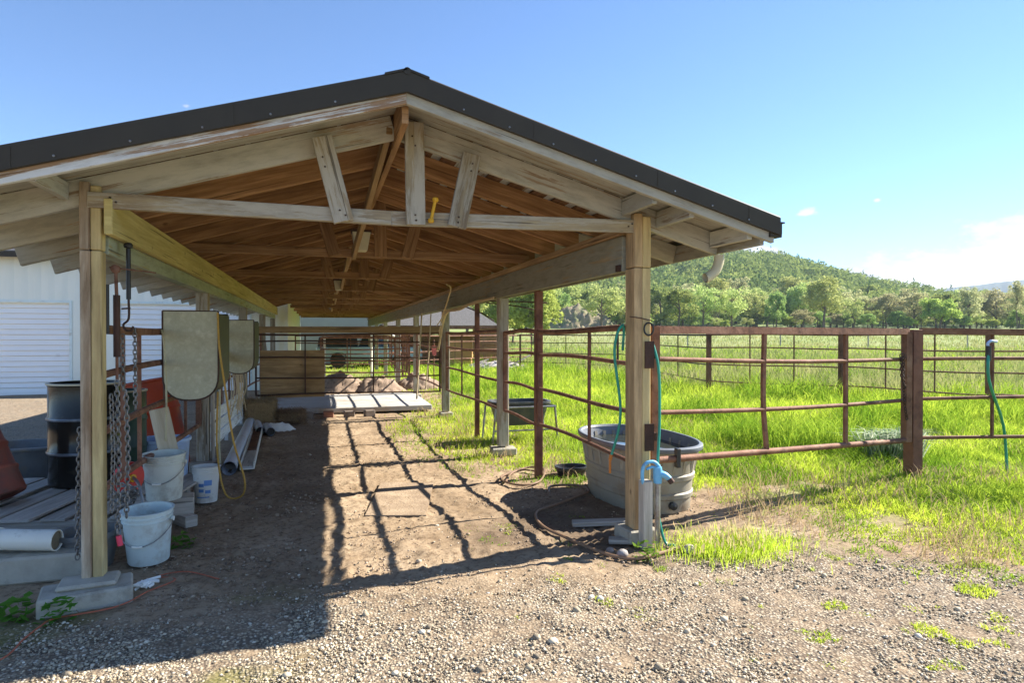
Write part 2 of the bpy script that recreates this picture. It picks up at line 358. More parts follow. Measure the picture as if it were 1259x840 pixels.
    def build(s, name, m, parent=None, smooth=False, bevel=0):
        me = bpy.data.meshes.new(name); off = world_loc(parent) if parent else Vector((0, 0, 0))
        me.from_pydata([tuple(Vector(v)-off) for v in s.v], [], s.f)
        ul = me.uv_layers.new(name='UVMap'); ul.data.foreach_set('uv', [c for u in s.uv for c in u])
        me.materials.append(m); o = bpy.data.objects.new(name, me); C.objects.link(o); o.parent = parent
        if smooth:
            me.polygons.foreach_set('use_smooth', [True]*len(me.polygons))
            md = o.modifiers.new('edge', 'EDGE_SPLIT'); md.split_angle = R(38)
        if bevel:
            md = o.modifiers.new('bevel', 'BEVEL'); md.width = bevel; md.segments = 1; md.limit_method = 'ANGLE'
        return o
def tag(o, label=None, cat=None, group=None, kind=None):
    if label: o['label'] = label
    if cat: o['category'] = cat
    if group: o['group'] = group
    if kind: o['kind'] = kind
    return o
def thing(name, label, cat, loc=(0, 0, 0), group=None):
    o = bpy.data.objects.new(name, None); C.objects.link(o); o.location = loc; o.empty_display_size = .1
    return tag(o, label, cat, group)
def recentre(o, loc):
    """move a one-mesh thing's origin to where it stands"""
    loc = Vector(loc); o.data.transform(Matrix.Translation(-loc)); o.location = loc; return o
def single(mb, name, m, label, cat, loc, group=None, smooth=False, bevel=0):
    return tag(recentre(mb.build(name, m, None, smooth, bevel), loc), label, cat, group)
def np_mesh(name, co, faces_flat, loop_tot, m, attr=None, smooth=False):
    me = bpy.data.meshes.new(name); me.vertices.add(len(co)); me.vertices.foreach_set('co', co.astype(np.float32).ravel())
    me.loops.add(len(faces_flat)); me.loops.foreach_set('vertex_index', faces_flat.astype(np.int32))
    me.polygons.add(len(loop_tot)); st = np.concatenate([[0], np.cumsum(loop_tot)[:-1]]).astype(np.int32)
    me.polygons.foreach_set('loop_start', st); me.polygons.foreach_set('loop_total', loop_tot.astype(np.int32))
    if smooth: me.polygons.foreach_set('use_smooth', np.ones(len(loop_tot), bool))
    me.update(calc_edges=True)
    for k, v in (attr or {}).items():
        a = me.attributes.new(k, 'FLOAT', 'POINT'); a.data.foreach_set('value', v.astype(np.float32))
    me.materials.append(m); o = bpy.data.objects.new(name, me); C.objects.link(o); return o

# ---------------------------------------------------------------- the ground
POSTL, POSTR, Y1 = -1.29, 2.27, 4.39
def grass_edge(y):
    return np.interp(y, [0, 2, 2.8, 3.3, 4.0, 4.6, 5.4, 6.2, 7, 8.8, 10.5, 12, 16, 24, 40], [7, 5.4, 4.5, 3.9, 3.5, 3.2, 3.4, 2.5, 2.0, 1.35, 1.30, 1.40, 2.3, 1.5, -1])
def grass_mask(x, y):
    e = grass_edge(y)+(fbm(x*1.3, y*1.3, 3)-.5)*1.3
    m = sstep(-.35, .45, x-e)
    m2 = sstep(22, 25, y+(fbm(x*.5, y*.5, 9)-.5)*3)*sstep(-6, -3, x)      # green behind the shed too
    return np.maximum(m, m2*.9)
def gravel_mask(x, y):
    e = 3.85+.10*x+(fbm(x*1.1, y*1.1, 21)-.5)*1.1
    e = np.where(x < -.2, e+(-.2-x)*.25, e)
    g = 1-sstep(-.35, .35, y-e)
    return np.maximum(g, (1-sstep(-2.9, -2.4, x)))
def ground_z(x, y):
    t, r = tr(x, y)
    z = (fbm(x*.6, y*.6, 31)-.5)*.05+(fbm(x*4, y*4, 33, 3)-.5)*.025
    z = z*np.where((x < -1) & (y > 4.5) & (y < 8), .3, 1)
    z = z+.05*sstep(2, 5, x)*sstep(3, 5, y)
    z = z+3.2*sstep(35, 155, t)**1.2
    return z
def axis(lo, f0, f1, hi, step, g):
    a = list(np.arange(f0, f1, step)); s = step; v = f1
    while v < hi: a.append(v); s *= g; v += s
    a.append(hi); s = step; v = f0-step; b = []
    while v > lo: b.append(v); s *= g; v -= s
    b.append(lo); return np.array(sorted(b)+a)
def build_ground():
    xs = axis(-1930, -3.2, 7, 1930, .035, 1.06); ys = axis(-1930, 2.2, 9, 1930, .035, 1.06)
    X, Y = np.meshgrid(xs, ys); x = X.ravel(); y = Y.ravel(); z = ground_z(x, y)
    fine = sstep(16, 9, np.hypot(x, y))
    z = z+fine*(fbm(x*14, y*14, 41, 3)-.5)*.022
    dirt = (x > -1.2) & (x < 2.4) & (y > 4.2)
    rk = fbm(x*1.5, y*.8, 55); ridge = np.sin((x+.12*np.sin(y*1.1)+(fbm(x*.8, y*.8, 5)-.5)*.6)*2*np.pi/.075)
    z = z+np.where(dirt, ridge*.008*sstep(.40, .55, rk), 0)*fine
    z = z+np.where(y > 3.6, (np.maximum(fbm(x*7, y*7, 43, 3)-.5, 0)*.055-.006*sstep(.55, .7, fbm(x*9+3, y*9, 44, 2))), 0)*fine*(1-grass_mask(x, y))
    nx, ny = len(xs), len(ys); i = np.arange(nx*ny).reshape(ny, nx)
    q = np.stack([i[:-1, :-1], i[:-1, 1:], i[1:, 1:], i[1:, :-1]], -1).reshape(-1, 4)
    gm = grass_mask(x, y); gv = gravel_mask(x, y)*(1-gm)
    turf = gm*sstep(.3, 2.2, x-grass_edge(y)+(fbm(x*2.5, y*2.5, 66)-.5)*2.5); turf = np.maximum(turf, gm*sstep(20, 24, y))
    damp_and_shadow = sstep(1.25, .5, np.hypot((x-2.1)/1.0, (y-4.95)/.85)+(fbm(x*3, y*3, 401)-.5)*1.1)*(1-gm*.5)  # damp mud, plus the tank's shadow painted into the ground colour
    moss = sstep(.52, .66, fbm(x*1.2+5, y*2.2, 61))*(1-sstep(-.6, .2, x))*(1-sstep(3.6, 4.6, y))
    m, nt, b, N, L = node_mat('earth_and_gravel'); tc = N('ShaderNodeTexCoord'); P = tc.outputs['Object']
    def at(n): a = N('ShaderNodeAttribute'); a.attribute_name = n; return a.outputs['Fac']
    n1 = tex(N, L, 'Noise', P, 1.3, 9, .65); n2 = tex(N, L, 'Noise', P, 22, 6, .7); n3 = tex(N, L, 'Noise', P, 6, 6, .7)
    dirtc = ramp(N, L, n1.outputs['Fac'], [(.3, (.22, .155, .095)), (.5, (.345, .255, .165)), (.7, (.46, .355, .24))])
    dirtc = mixc(N, L, ramp(N, L, n2.outputs['Fac'], [(.48, (0, 0, 0)), (.66, (1, 1, 1))]), dirtc, (.17, .115, .07))
    vo = tex(N, L, 'Voronoi', P, 62); vo2 = tex(N, L, 'Voronoi', P, 120)
    stone = N('ShaderNodeSeparateColor'); L(vo.outputs['Color'], stone.inputs[0])
    grc = ramp(N, L, stone.outputs[0], [(0, (.22, .18, .13)), (.35, (.38, .31, .215)), (.7, (.52, .435, .305)), (1, (.72, .66, .54))])
    gap = ramp(N, L, vo.outputs['Distance'], [(.25, (0, 0, 0)), (.62, (1, 1, 1))])
    grc = mixc(N, L, gap, grc, (.15, .115, .085))
    gf = math_(N, L, 'MULTIPLY', at('gravel'), ramp(N, L, n3.outputs['Fac'], [(.35, (.25, .25, .25)), (.55, (1, 1, 1))]))
    c = mixc(N, L, gf, dirtc, grc)
    c = mixc(N, L, math_(N, L, 'MULTIPLY', at('moss'), .75), c, (.15, .15, .035))
    c = mixc(N, L, math_(N, L, 'MULTIPLY', at('damp_and_shadow'), .65), c, (.085, .06, .042))
    gc = ramp(N, L, n3.outputs['Fac'], [(.3, (.14, .18, .035)), (.6, (.22, .32, .04)), (.8, (.32, .40, .07))])
    big = tex(N, L, 'Noise', P, .035, 8, .6)
    gc2 = mixc(N, L, ramp(N, L, big.outputs['Fac'], [(.40, (0, 0, 0)), (.62, (1, 1, 1))]), (.20, .30, .06), (.29, .32, .13))
    sp = N('ShaderNodeSeparateXYZ'); L(P, sp.inputs[0])
    far = N('ShaderNodeMapRange'); L(sp.outputs[1], far.inputs[0]); far.inputs[1].default_value = 18; far.inputs[2].default_value = 40
    gc = mixc(N, L, far.outputs[0], gc, gc2)
    c = mixc(N, L, math_(N, L, 'MULTIPLY', at('turf'), .8), c, gc)
    L(c, b.inputs['Base Color']); b.inputs['Roughness'].default_value = .95; b.inputs['Specular IOR Level'].default_value = .15
    hgt = math_(N, L, 'ADD', math_(N, L, 'MULTIPLY', math_(N, L, 'SUBTRACT', 1, vo.outputs['Distance']), math_(N, L, 'ADD', math_(N, L, 'MULTIPLY', gf, .9), .15)), math_(N, L, 'MULTIPLY', n2.outputs['Fac'], .8))
    bump(N, L, b, hgt, .8, .012)
    o = np_mesh('ground', np.stack([x, y, z], 1), q.ravel(), np.full(len(q), 4), m, {'gravel': gv, 'turf': turf, 'damp_and_shadow': damp_and_shadow, 'moss': moss}, True)
    tag(o, 'bare dirt, gravel and pasture ground', kind='structure')
build_ground()
rng = np.random.default_rng(5)

def gz(x, y): return float(ground_z(np.array([x]), np.array([y]))[0])
# things that stand on the grass: keep blades out of them
KEEP = [(2.88, 5.6, .47, .80), (2.66, 6.72, .24, .18), (6.45, 6.05, .42, .26)]
def in_keep(x, y):
    k = np.zeros(len(x), bool)
    for cx, cy, a, b in KEEP: k |= ((x-cx)/a)**2+((y-cy)/b)**2 < 1
    k |= (x > -1) & (x < 2.3) & (y > 13.2) & (y < 16.4)
    return k
def scatter(n, t0, t1, umax, p=1.0):
    """ground points whose density falls off with distance"""
    u = rng.uniform(-umax, umax, n)
    t = (t0**(1-p)+(t1**(1-p)-t0**(1-p))*rng.random(n))**(1/(1-p)) if p != 1 else t0*(t1/t0)**rng.random(n)
    r = u*t; return t*SY+r*CY, t*CY-r*SY, t
def stones(dirt=False):
    phi = (1+5**.5)/2
    ico = np.array([(-1, phi, 0), (1, phi, 0), (-1, -phi, 0), (1, -phi, 0), (0, -1, phi), (0, 1, phi), (0, -1, -phi), (0, 1, -phi), (phi, 0, -1), (phi, 0, 1), (-phi, 0, -1), (-phi, 0, 1)])/1.9
    fc = np.array([(0, 11, 5), (0, 5, 1), (0, 1, 7), (0, 7, 10), (0, 10, 11), (1, 5, 9), (5, 11, 4), (11, 10, 2), (10, 7, 6), (7, 1, 8), (3, 9, 4), (3, 4, 2), (3, 2, 6), (3, 6, 8), (3, 8, 9), (4, 9, 5), (2, 4, 11), (6, 2, 10), (8, 6, 7), (9, 8, 1)])
    x, y, t = scatter(120000, 2.4, 8.5, .95, 1.5)
    g = gravel_mask(x, y)*(1-grass_mask(x, y)*.8)
    keep = rng.random(len(x)) < np.clip(g, .05, 1)*(.12+.88*sstep(.36, .56, fbm(x*2.1, y*2.1, 77, 5)))
    if dirt:
        x, y, t = scatter(60000, 3.2, 14, .8, 1.5); g = (1-gravel_mask(x, y))*(1-grass_mask(x, y)*.9)*(x > -1.25)
        keep = rng.random(len(x)) < g*sstep(.40, .62, fbm(x*2, y*2, 78, 3))*.8+.04*g
    keep &= ~((x < -1.3) & (y > 4.5))
    x, y, t = x[keep], y[keep], t[keep]; n = len(x)
    s = (.0028+.0065*rng.random(n)**3)*(1+.07*t); s[rng.random(n) < .012] *= 2.3
    v = ico[None]*(1+.45*(rng.random((n, 12, 1))-.5))*s[:, None, None]*np.stack([np.ones(n), .6+.4*rng.random(n), .45+.3*rng.random(n)], 1)[:, None]
    a = rng.random(n)*6.28; ca, sa = np.cos(a)[:, None], np.sin(a)[:, None]
    co = np.stack([v[..., 0]*ca-v[..., 1]*sa+x[:, None], v[..., 0]*sa+v[..., 1]*ca+y[:, None], v[..., 2]+(ground_z(x, y)+s*.25)[:, None]], -1).reshape(-1, 3)
    f = (fc[None]+12*np.arange(n)[:, None, None]).ravel()
    m, nt, b, N, L = node_mat('crushed_stone'); at = N('ShaderNodeAttribute'); at.attribute_name = 'rnd'
    if dirt: c = ramp(N, L, at.outputs['Fac'], [(0, (.16, .11, .075)), (.5, (.34, .25, .17)), (1, (.48, .39, .29))])
    else: c = ramp(N, L, at.outputs['Fac'], [(0, (.18, .15, .11)), (.3, (.33, .27, .185)), (.6, (.47, .39, .27)), (.85, (.60, .51, .37)), (1, (.72, .66, .54))])
    L(c, b.inputs['Base Color']); b.inputs['Roughness'].default_value = .9
    o = np_mesh('dirt_clods' if dirt else 'gravel_stones', co, f, np.full(n*20, 3), m, {'rnd': np.repeat(rng.random(n), 12)})
    tag(o, 'crumbs of dirt on the trodden floor' if dirt else 'loose crushed stone scattered over the yard', kind='stuff')
stones(); stones(True)
def blades(name, x, y, h, w, mat_, label, lean=.45, rnd=None, z=None, droop=.5, category=None, kind='stuff'):
    n = len(x); a = rng.random(n)*6.28; la = rng.random(n)*6.28; ln = lean*h*(.3+rng.random(n))
    z = ground_z(x, y)-.01 if z is None else z
    wx, wy = np.cos(a)*w/2, np.sin(a)*w/2; lx, ly = np.cos(la)*ln, np.sin(la)*ln
    P = np.empty((n, 5, 3))
    P[:, 0] = np.stack([x-wx, y-wy, z], 1); P[:, 1] = np.stack([x+wx, y+wy, z], 1)
    k = .35
    P[:, 2] = np.stack([x+wx*.8+lx*k, y+wy*.8+ly*k, z+h*.6], 1); P[:, 3] = np.stack([x-wx*.8+lx*k, y-wy*.8+ly*k, z+h*.6], 1)
    P[:, 4] = np.stack([x+lx, y+ly, z+h*(1-droop*.3)], 1)
    b = 5*np.arange(n)[:, None]; fl = np.concatenate([b+np.array([[0, 1, 2, 3]]), b+np.array([[3, 2, 4]])], 1).ravel()
    lt = np.tile([4, 3], n); r = rng.random(n) if rnd is None else np.clip(rnd, 0, 1)
    o = np_mesh(name, P.reshape(-1, 3), fl, lt, mat_, {'rnd': np.repeat(r, 5)})
    return tag(o, label, category, kind=kind)
def grass():
    x, y, t = scatter(640000, 3.0, 60, 1.05, 1.35)
    m = grass_mask(x, y); ed = x-grass_edge(y); front = (y < 5.4)
    # separate tufts on the bare edge: cells with a random centre and size
    def cells(sc, sd):
        ix, iy = np.floor(x*sc), np.floor(y*sc); best = np.full(len(x), 9.); bid = np.zeros(len(x))
        for a_ in (-1, 0, 1):
            for b_ in (-1, 0, 1):
                cx_, cy_ = ix+a_+_hash(ix+a_, iy+b_, sd), iy+b_+_hash(ix+a_, iy+b_, sd+1); rr = .05+.40*_hash(ix+a_, iy+b_, sd+2)**2
                q = np.hypot(x*sc-cx_, y*sc-cy_)/rr; h_ = _hash(ix+a_, iy+b_, sd+3); u_ = q < best; best = np.where(u_, q, best); bid = np.where(u_, h_, bid)
        return best, bid
    c1, id1 = cells(4.2, 301)
    c1 = c1+(fbm(x*13, y*13, 311, 3)-.5)*1.5; tuft = (c1 < .95)*(rng.random(len(x)) < .8)*(id1 < np.interp(ed, [-3.0, -1.6, -.5, .4, 2], [.16, .55, .85, 1, 1]))
    patch = sstep(.34, .5, fbm(x*2.2, y*2.2, 91, 3)+.22*sstep(.2, 2.2, ed))
    patch = np.maximum(patch, .85*sstep(7.2, 8.5, y)*sstep(14, 12, y))
    d = np.where(front & (ed < 1.6), tuft*1.0*sstep(-3.4, -2.8, ed)+patch*sstep(-.4, .8, ed), np.maximum(m*patch, .9*tuft*(m > .1)))
    d = np.where(x < 1.0, np.where(y > 20, m, 0), d)
    ok = (rng.random(len(x)) < d) & ~in_keep(x, y)
    x, y, t, ed, id1, c1 = x[ok], y[ok], t[ok], ed[ok], id1[ok], c1[ok]
    lush = fbm(x*.8, y*.8, 95); fine = fbm(x*3.5, y*3.5, 96, 3)
    h = (.025+.06*id1*(.5+rng.random(len(x))))+.13*sstep(.3, 2.2, ed)*(.35+lush)*(.6+.8*fine)
    h = h*(1-.42*sstep(6.3, 5.2, y)*(x < 9))+.22*sstep(.56, .70, lush)*sstep(1.6, 3.2, ed)*sstep(5.4, 6.6, y)*(.5+fine)
    h = h*(1+.4*sstep(8, 20, t))*(.45+.9*rng.random(len(x))); w = .0030+.00055*t+.0025*rng.random(len(x))
    col = (fbm(x*.9, y*.9, 99)-.5)*1.5+(fine-.5)*.9+.48+.45*(rng.random(len(x))-.5)-.35*sstep(.56, .7, lush)
    blades('pasture_grass', x, y, h, w, GRASS, 'bright green pasture grass around the pens', .75, col)
    n = 60000; x, y, t = scatter(n, 3.5, 40, 1.0, 1.3); ok = (x > grass_edge(y)+.1) & (rng.random(n) < sstep(.40, .6, fbm(x*1.4, y*1.4, 410, 3))) & ~in_keep(x, y); x, y, t = x[ok], y[ok], t[ok]; n = len(x)
    blades('dry_grass', x, y, .06+.20*rng.random(n), .003+.0005*t, SEED, 'dead straw coloured blades among the green grass', .8)
    # tall seeding meadow beyond the first pen
    x, y, t = scatter(150000, 13, 120, 1.0, 1.1); tt, rr = tr(x, y)
    line = np.interp(rr/tt, [-.3, 0, .25, .5, .75, 1], [40, 30, 17.5, 15.5, 13.5, 12.5])
    ok = (tt > line*1.03) & (rr/tt > -.02) & (rng.random(len(x)) < .3+.7*sstep(.3, .6, fbm(x*.3, y*.3, 12)))
    x, y, t = x[ok], y[ok], t[ok]; n = len(x)
    blades('meadow_grass', x, y, (.30+.45*rng.random(n))*(1-.4*sstep(30, 80, t)), .006+.0009*t, GRASST, 'taller pasture with brown seed heads beyond the far rails', .4, fbm(x*.4, y*.4, 13)*1.4-.2+.3*(rng.random(n)-.5))
    # straw litter under the roof
    n = 9000; x = rng.uniform(-1.6, 2.2, n); y = rng.uniform(3.6, 13, n); ok = rng.random(n) < np.where(x < .2, .9, .25)*sstep(.35, .6, fbm(x*1.5, y*1.5, 14)); x, y = x[ok], y[ok]; n = len(x)
    a = rng.random(n)*6.28; l = .02+.05*rng.random(n); z = ground_z(x, y)+.008+.01*rng.random(n)
    dx, dy = np.cos(a)*l, np.sin(a)*l; wx, wy = -np.sin(a)*.0022, np.cos(a)*.0022
    P = np.stack([np.stack([x-wx, y-wy, z], 1), np.stack([x+wx, y+wy, z], 1), np.stack([x+dx+wx, y+dy+wy, z+.006], 1), np.stack([x+dx-wx, y+dy-wy, z+.006], 1)], 1)
    o = np_mesh('straw_litter', P.reshape(-1, 3), np.arange(4*n), np.full(n, 4), STRAW, {'rnd': np.repeat(rng.random(n), 4)})
    tag(o, 'bits of straw littering the dirt under the roof', kind='stuff')
grass()

# ---------------------------------------------------------------- hill, mountain, haze
def hill():
    us = np.linspace(-2.0, 2.0, 201); ts = np.concatenate([np.linspace(150, 560, 70), [620, 700, 850]])
    pxs = [-1300, -400, 300, 640, 760, 830, 870, 900, 940, 1000, 1080, 1160, 1200, 1259, 1600, 2600]
    ys_ = [360, 350, 335, 322, 319, 318, 318, 314, 319, 334, 350, 368, 378, 388, 392, 385]
    U, T = np.meshgrid(us, ts); H = (413-np.interp(U*800+630, pxs, ys_))/800*500-9
    z = 1.5+(H-1.5)*sstep(170, 500, T)**.85*(1-.35*sstep(540, 850, T))+(fbm(U*9, T/60, 71)-.5)*9*sstep(200, 330, T)
    z = np.maximum(z, 0)*sstep(150, 175, T)+1.6
    r = U*T; x = T*SY+r*CY; y = T*CY-r*SY; ny, nx = U.shape
    i = np.arange(nx*ny).reshape(ny, nx); q = np.stack([i[:-1, :-1], i[:-1, 1:], i[1:, 1:], i[1:, :-1]], -1).reshape(-1, 4)
    HM = M('forest_floor', [(.08, .12, .035), (.15, .20, .06), (.22, .27, .08)], .03, .95, 0, .3)
    o = np_mesh('hill', np.stack([x.ravel(), y.ravel(), z.ravel()], 1), q.ravel(), np.full(len(q), 4), HM, None, True)
    tag(o, 'wooded hill beyond the meadow', kind='structure')
    # forest
    n = 7500; u = rng.uniform(-.15, 1.0, n); t = 185+355*rng.random(n)**.8
    k1 = np.interp(u, us, np.arange(len(us))); k0 = np.interp(t, ts, np.arange(len(ts)))
    a, b = k0.astype(int), k1.astype(int); zz = z[a, b]*(1-(k0-a))+z[np.minimum(a+1, len(ts)-1), b]*(k0-a)
    con = (rng.random(n) < .10+.22*sstep(380, 500, t)); hh = np.where(con, 7+7*rng.random(n)**2, 6+5*rng.random(n)); rad = np.where(con, 1.6, 3.6)*(.8+.5*rng.random(n))
    K = 46; s = rng.normal(size=(n, K, 3)); s /= np.linalg.norm(s, axis=2, keepdims=True); fr = rng.random((n, K))
    ro = np.where(con[:, None], (1-fr)*rad[:, None]*1.1, rad[:, None]*(.75+.3*rng.random((n, K))))
    zo = np.where(con[:, None], fr*hh[:, None], hh[:, None]*.62+s[..., 2]*hh[:, None]*.4)
    cx = (t*SY+u*t*CY)[:, None]+s[..., 0]*ro; cy = (t*CY-u*t*SY)[:, None]+s[..., 1]*ro; cz = zz[:, None]+zo
    c = np.stack([cx, cy, cz], -1).reshape(-1, 3); m = len(c); e1 = rng.normal(size=(m, 3)); e2 = rng.normal(size=(m, 3)); sz = np.repeat(np.where(con, .75, 1.15), K)[:, None]
    e1 *= sz/np.linalg.norm(e1, axis=1, keepdims=True); e2 *= sz/np.linalg.norm(e2, axis=1, keepdims=True)
    P = np.stack([c-e1, c-e2*.8, c+e1], 1)
    col = np.clip(np.where(con, .0+.2*rng.random(n), .45+.75*(rng.random(n)-.35)), 0, 1.2)
    o = np_mesh('hillside_forest', P.reshape(-1, 3), np.arange(3*m), np.full(m, 3), FOREST, {'rnd': np.repeat(np.repeat(col, K), 3)})
    tag(o, 'mixed forest covering the hillside', kind='stuff')
    # far mountain
    us = np.linspace(-1.0, 1.0, 400); Tn = np.array([960, 1080, 1200, 1320])
    ysil = np.interp(us*800+630, [-1400, 0, 800, 1100, 1160, 1200, 1259, 1330, 1450, 1700, 2600], [360, 365, 368, 362, 355, 351, 343, 340, 344, 352, 350])
    Hm = (413-ysil)/800*1200+(fbm(us*40, us*0, 81)-.5)*5
    co = []
    for Tt, k in zip(Tn, (0, .62, 1, .7)):
        h = Hm*k+(fbm(us*55, us*0+Tt, 82)-.5)*25*(k > 0)*(k < 1)
        co.append(np.stack([Tt*SY+us*Tt*CY, Tt*CY-us*Tt*SY, h+1], 1))
    co = np.concatenate(co); i = np.arange(4*400).reshape(4, 400); q = np.stack([i[:-1, :-1], i[:-1, 1:], i[1:, 1:], i[1:, :-1]], -1).reshape(-1, 4)
    o = np_mesh('mountain', co, q.ravel(), np.full(len(q), 4), M('mountain_forest', [(.06, .10, .10), (.10, .14, .14)], .01, .95, 0, .2), None, True)
    tag(o, 'distant mountain ridge at the right', kind='structure')
hill()
HAZE_DENSITY = 2.2e-4
def haze():
    mb = MB(); mb.box((0, 0, 58), (3900, 3900, 122)); m = bpy.data.materials.new('thin_air'); m.use_nodes = True; nt = m.node_tree
    nt.nodes.remove(nt.nodes['Principled BSDF']); v = nt.nodes.new('ShaderNodeVolumePrincipled'); v.inputs['Color'].default_value = (.62, .78, 1, 1); v.inputs['Density'].default_value = HAZE_DENSITY
    out = [n for n in nt.nodes if n.type == 'OUTPUT_MATERIAL'][0]; nt.links.new(v.outputs[0], out.inputs['Volume'])
    o = tag(mb.build('haze', m), 'thin blue air over the valley', kind='stuff')
    import bmesh
    bm = bmesh.new(); bm.from_mesh(o.data); bmesh.ops.remove_doubles(bm, verts=bm.verts, dist=.01); bmesh.ops.recalc_face_normals(bm, faces=bm.faces); bm.to_mesh(o.data); bm.free()

# ---------------------------------------------------------------- trees
def tree_protos(seed, H, W, mat_, style):
    rg = np.random.default_rng(seed); rd = random.Random(seed)
    tb = MB(); tips = []
    th = H*(.22 if style != 'bare' else .3)
    top = Vector((rd.uniform(-.2, .2), rd.uniform(-.2, .2), H*.8))
    nst = 1 if style in ('round', 'conifer') else rd.choice((1, 2, 3))
    for s in range(nst):
        ox = rd.uniform(-.4, .4)*(nst > 1); oy = rd.uniform(-.4, .4)*(nst > 1)
        pts = [(ox, oy, -.6), (ox*1.6, oy*1.6, th), (ox*2.5+rd.uniform(-.3, .3), oy*2.5, H*.5), (ox*3+rd.uniform(-.6, .6), oy*3, H*.82)]
        tb.tube(pts, [H*.026, H*.02, H*.013, H*.003], 6, smooth_pts=3)
        for k in range(9 if style != 'conifer' else 0):
            f = rd.uniform(.25, .85); a = rd.uniform(0, 6.28); p = Vector((ox*2.2, oy*2.2, H*f*.9)); l = W*.5*rd.uniform(.5, 1)*(1.1-f*.6)
            q = p+Vector((math.cos(a)*l, math.sin(a)*l, l*rd.uniform(.5, 1.1))); md = (p+q)/2+Vector((0, 0, l*.12))
            tb.tube([p, md, q], [H*.009, H*.006, H*.002], 5, smooth_pts=2); tips.append(q)
    blobs = []
    if style == 'conifer':
        for k in range(60):
            f = k/60; a = k*2.4; r = W*.5*(1-f)**.85; blobs.append((Vector((math.cos(a)*r*.6, math.sin(a)*r*.6, H*(.1+.88*f))), .25+r*.45, .18+.2*(1-f)))
        nl = 45
    else:
        for q in tips: blobs.append((q, W*rd.uniform(.11, .19), W*rd.uniform(.09, .15)))
        for k in range(24):
            a = rd.uniform(0, 6.28); e = rd.uniform(-.7, 1.0); r = W*.5*rd.uniform(.45, 1.0)*math.sqrt(max(.05, 1-e*e*.9))
            blobs.append((Vector((math.cos(a)*r, math.sin(a)*r, H*(.58+.36*e))), W*rd.uniform(.08, .17), W*rd.uniform(.07, .14)))
        nl = 75 if style == 'airy' else 120
    cs = []; rn = []
    for c, r, rz in blobs:
        s = rg.normal(size=(nl, 3)); s /= np.linalg.norm(s, axis=1, keepdims=True); s *= (rg.random((nl, 1))**.4)
        cs.append(np.array(c)+s*np.array([r, r, rz])*1.15); rn.append(np.clip(rg.random(nl)*.7+rd.uniform(-.1, .4), 0, 1))
    c = np.concatenate(cs); rn = np.concatenate(rn); n = len(c)
    e1 = rg.normal(size=(n, 3)); e2 = rg.normal(size=(n, 3)); sz = .20 if style == 'airy' else .23
    e1 *= sz/np.linalg.norm(e1, axis=1, keepdims=True); e2 *= sz*.8/np.linalg.norm(e2, axis=1, keepdims=True)
    P = np.stack([c-e1, c-e2, c+e1, c+e2], 1)
    tr_ = tb.build('trunk', BARK, None, True)
    cr = np_mesh('crown', P.reshape(-1, 3), np.arange(4*n), np.full(n, 4), mat_, {'rnd': np.repeat(rn, 4)})
    return tr_, cr
PROTO = {}
for nm, args in {'pale airy': (1, 9, 6.5, L_PALE, 'airy'), 'mid green': (2, 10, 7.5, L_MID, 'full'), 'olive bare-limbed': (3, 11, 7, L_OLIVE, 'airy'), 'tall yellow-green': (4, 12, 8, L_PALE, 'full'),
                 'bright green': (5, 7, 6, L_BRIGHT, 'full'), 'wide olive': (8, 10, 9, L_OLIVE, 'full')}.items():
    PROTO[nm] = tree_protos(*args); PROTO[nm][0].hide_render = False
used_proto = set(); TREES = []
def plant(kind, px, t, s, zx=1.0):
    u = (px-630)/800; r = u*t; x, y = t*SY+r*CY, t*CY-r*SY
    z = gz(x, y)
    e = bpy.data.objects.new('tree', None); C.objects.link(e); e.location = (x, y, z if t < 170 else z+max(0, (t-170)*.035)); e.rotation_euler.z = random.random()*6.28; e.scale = (s*zx, s*zx, s)
    for o in PROTO[kind]:
        c = o if kind not in used_proto else o.copy()
        if kind in used_proto: C.objects.link(c)
        c.parent = e; c.location = (0, 0, 0)
    used_proto.add(kind); TREES.append((px, t, kind, e, s)); return e
rt = random.Random(11)
# single trees that can be told apart in the photograph, then the belts behind
special = [('tall yellow-green', 1012, 150, 1.0, 1.1), ('bright green', 1154, 150, .98, 1.1), ('pale airy', 900, 140, 1.05, 1.1), ('pale airy', 865, 138, 1.1, .9), ('bright green', 788, 120, .55, 1.3),
           ('mid green', 835, 125, .8, 1.3), ('pale airy', 740, 135, 1.1, 1.2), ('olive bare-limbed', 1252, 140, .95, .6), ('bright green', 655, 70, .95, .9), ('bright green', 628, 75, .8, 1.0), ('tall yellow-green', 600, 90, 1, 1),
           ('wide olive', 1090, 165, .9, 1.1), ('olive bare-limbed', 1195, 160, .95, 1), ('mid green', 955, 158, .9, .8), ('pale airy', 575, 80, .9, 1.1), ('mid green', 690, 160, .9, 1), ('bright green', 520, 95, .9, 1.1), ('mid green', 648, 165, 1.15, 1.1), ('pale airy', 668, 150, 1.1, 1.1), ('tall yellow-green', 700, 175, 1.05, 1.1), ('mid green', 725, 178, 1.1, 1.1), ('bright green', 757, 160, 1.05, 1.2), ('pale airy', 771, 150, 1.0, 1.1), ('mid green', 812, 165, 1.1, 1.1), ('tall yellow-green', 880, 168, 1.1, 1.1), ('pale airy', 930, 165, 1.1, 1.0), ('tall yellow-green', 985, 168, 1.0, 1.1), ('wide olive', 1050, 172, 1.0, 1.1), ('olive bare-limbed', 1120, 172, 1.0, 1.1), ('wide olive', 1225, 170, 1.05, 1.1)]
for k, px, t, s, zx in special: plant(k, px, t, s, zx)
kinds = ['pale airy', 'mid green', 'olive bare-limbed', 'tall yellow-green', 'wide olive', 'mid green', 'olive bare-limbed', 'pale airy']
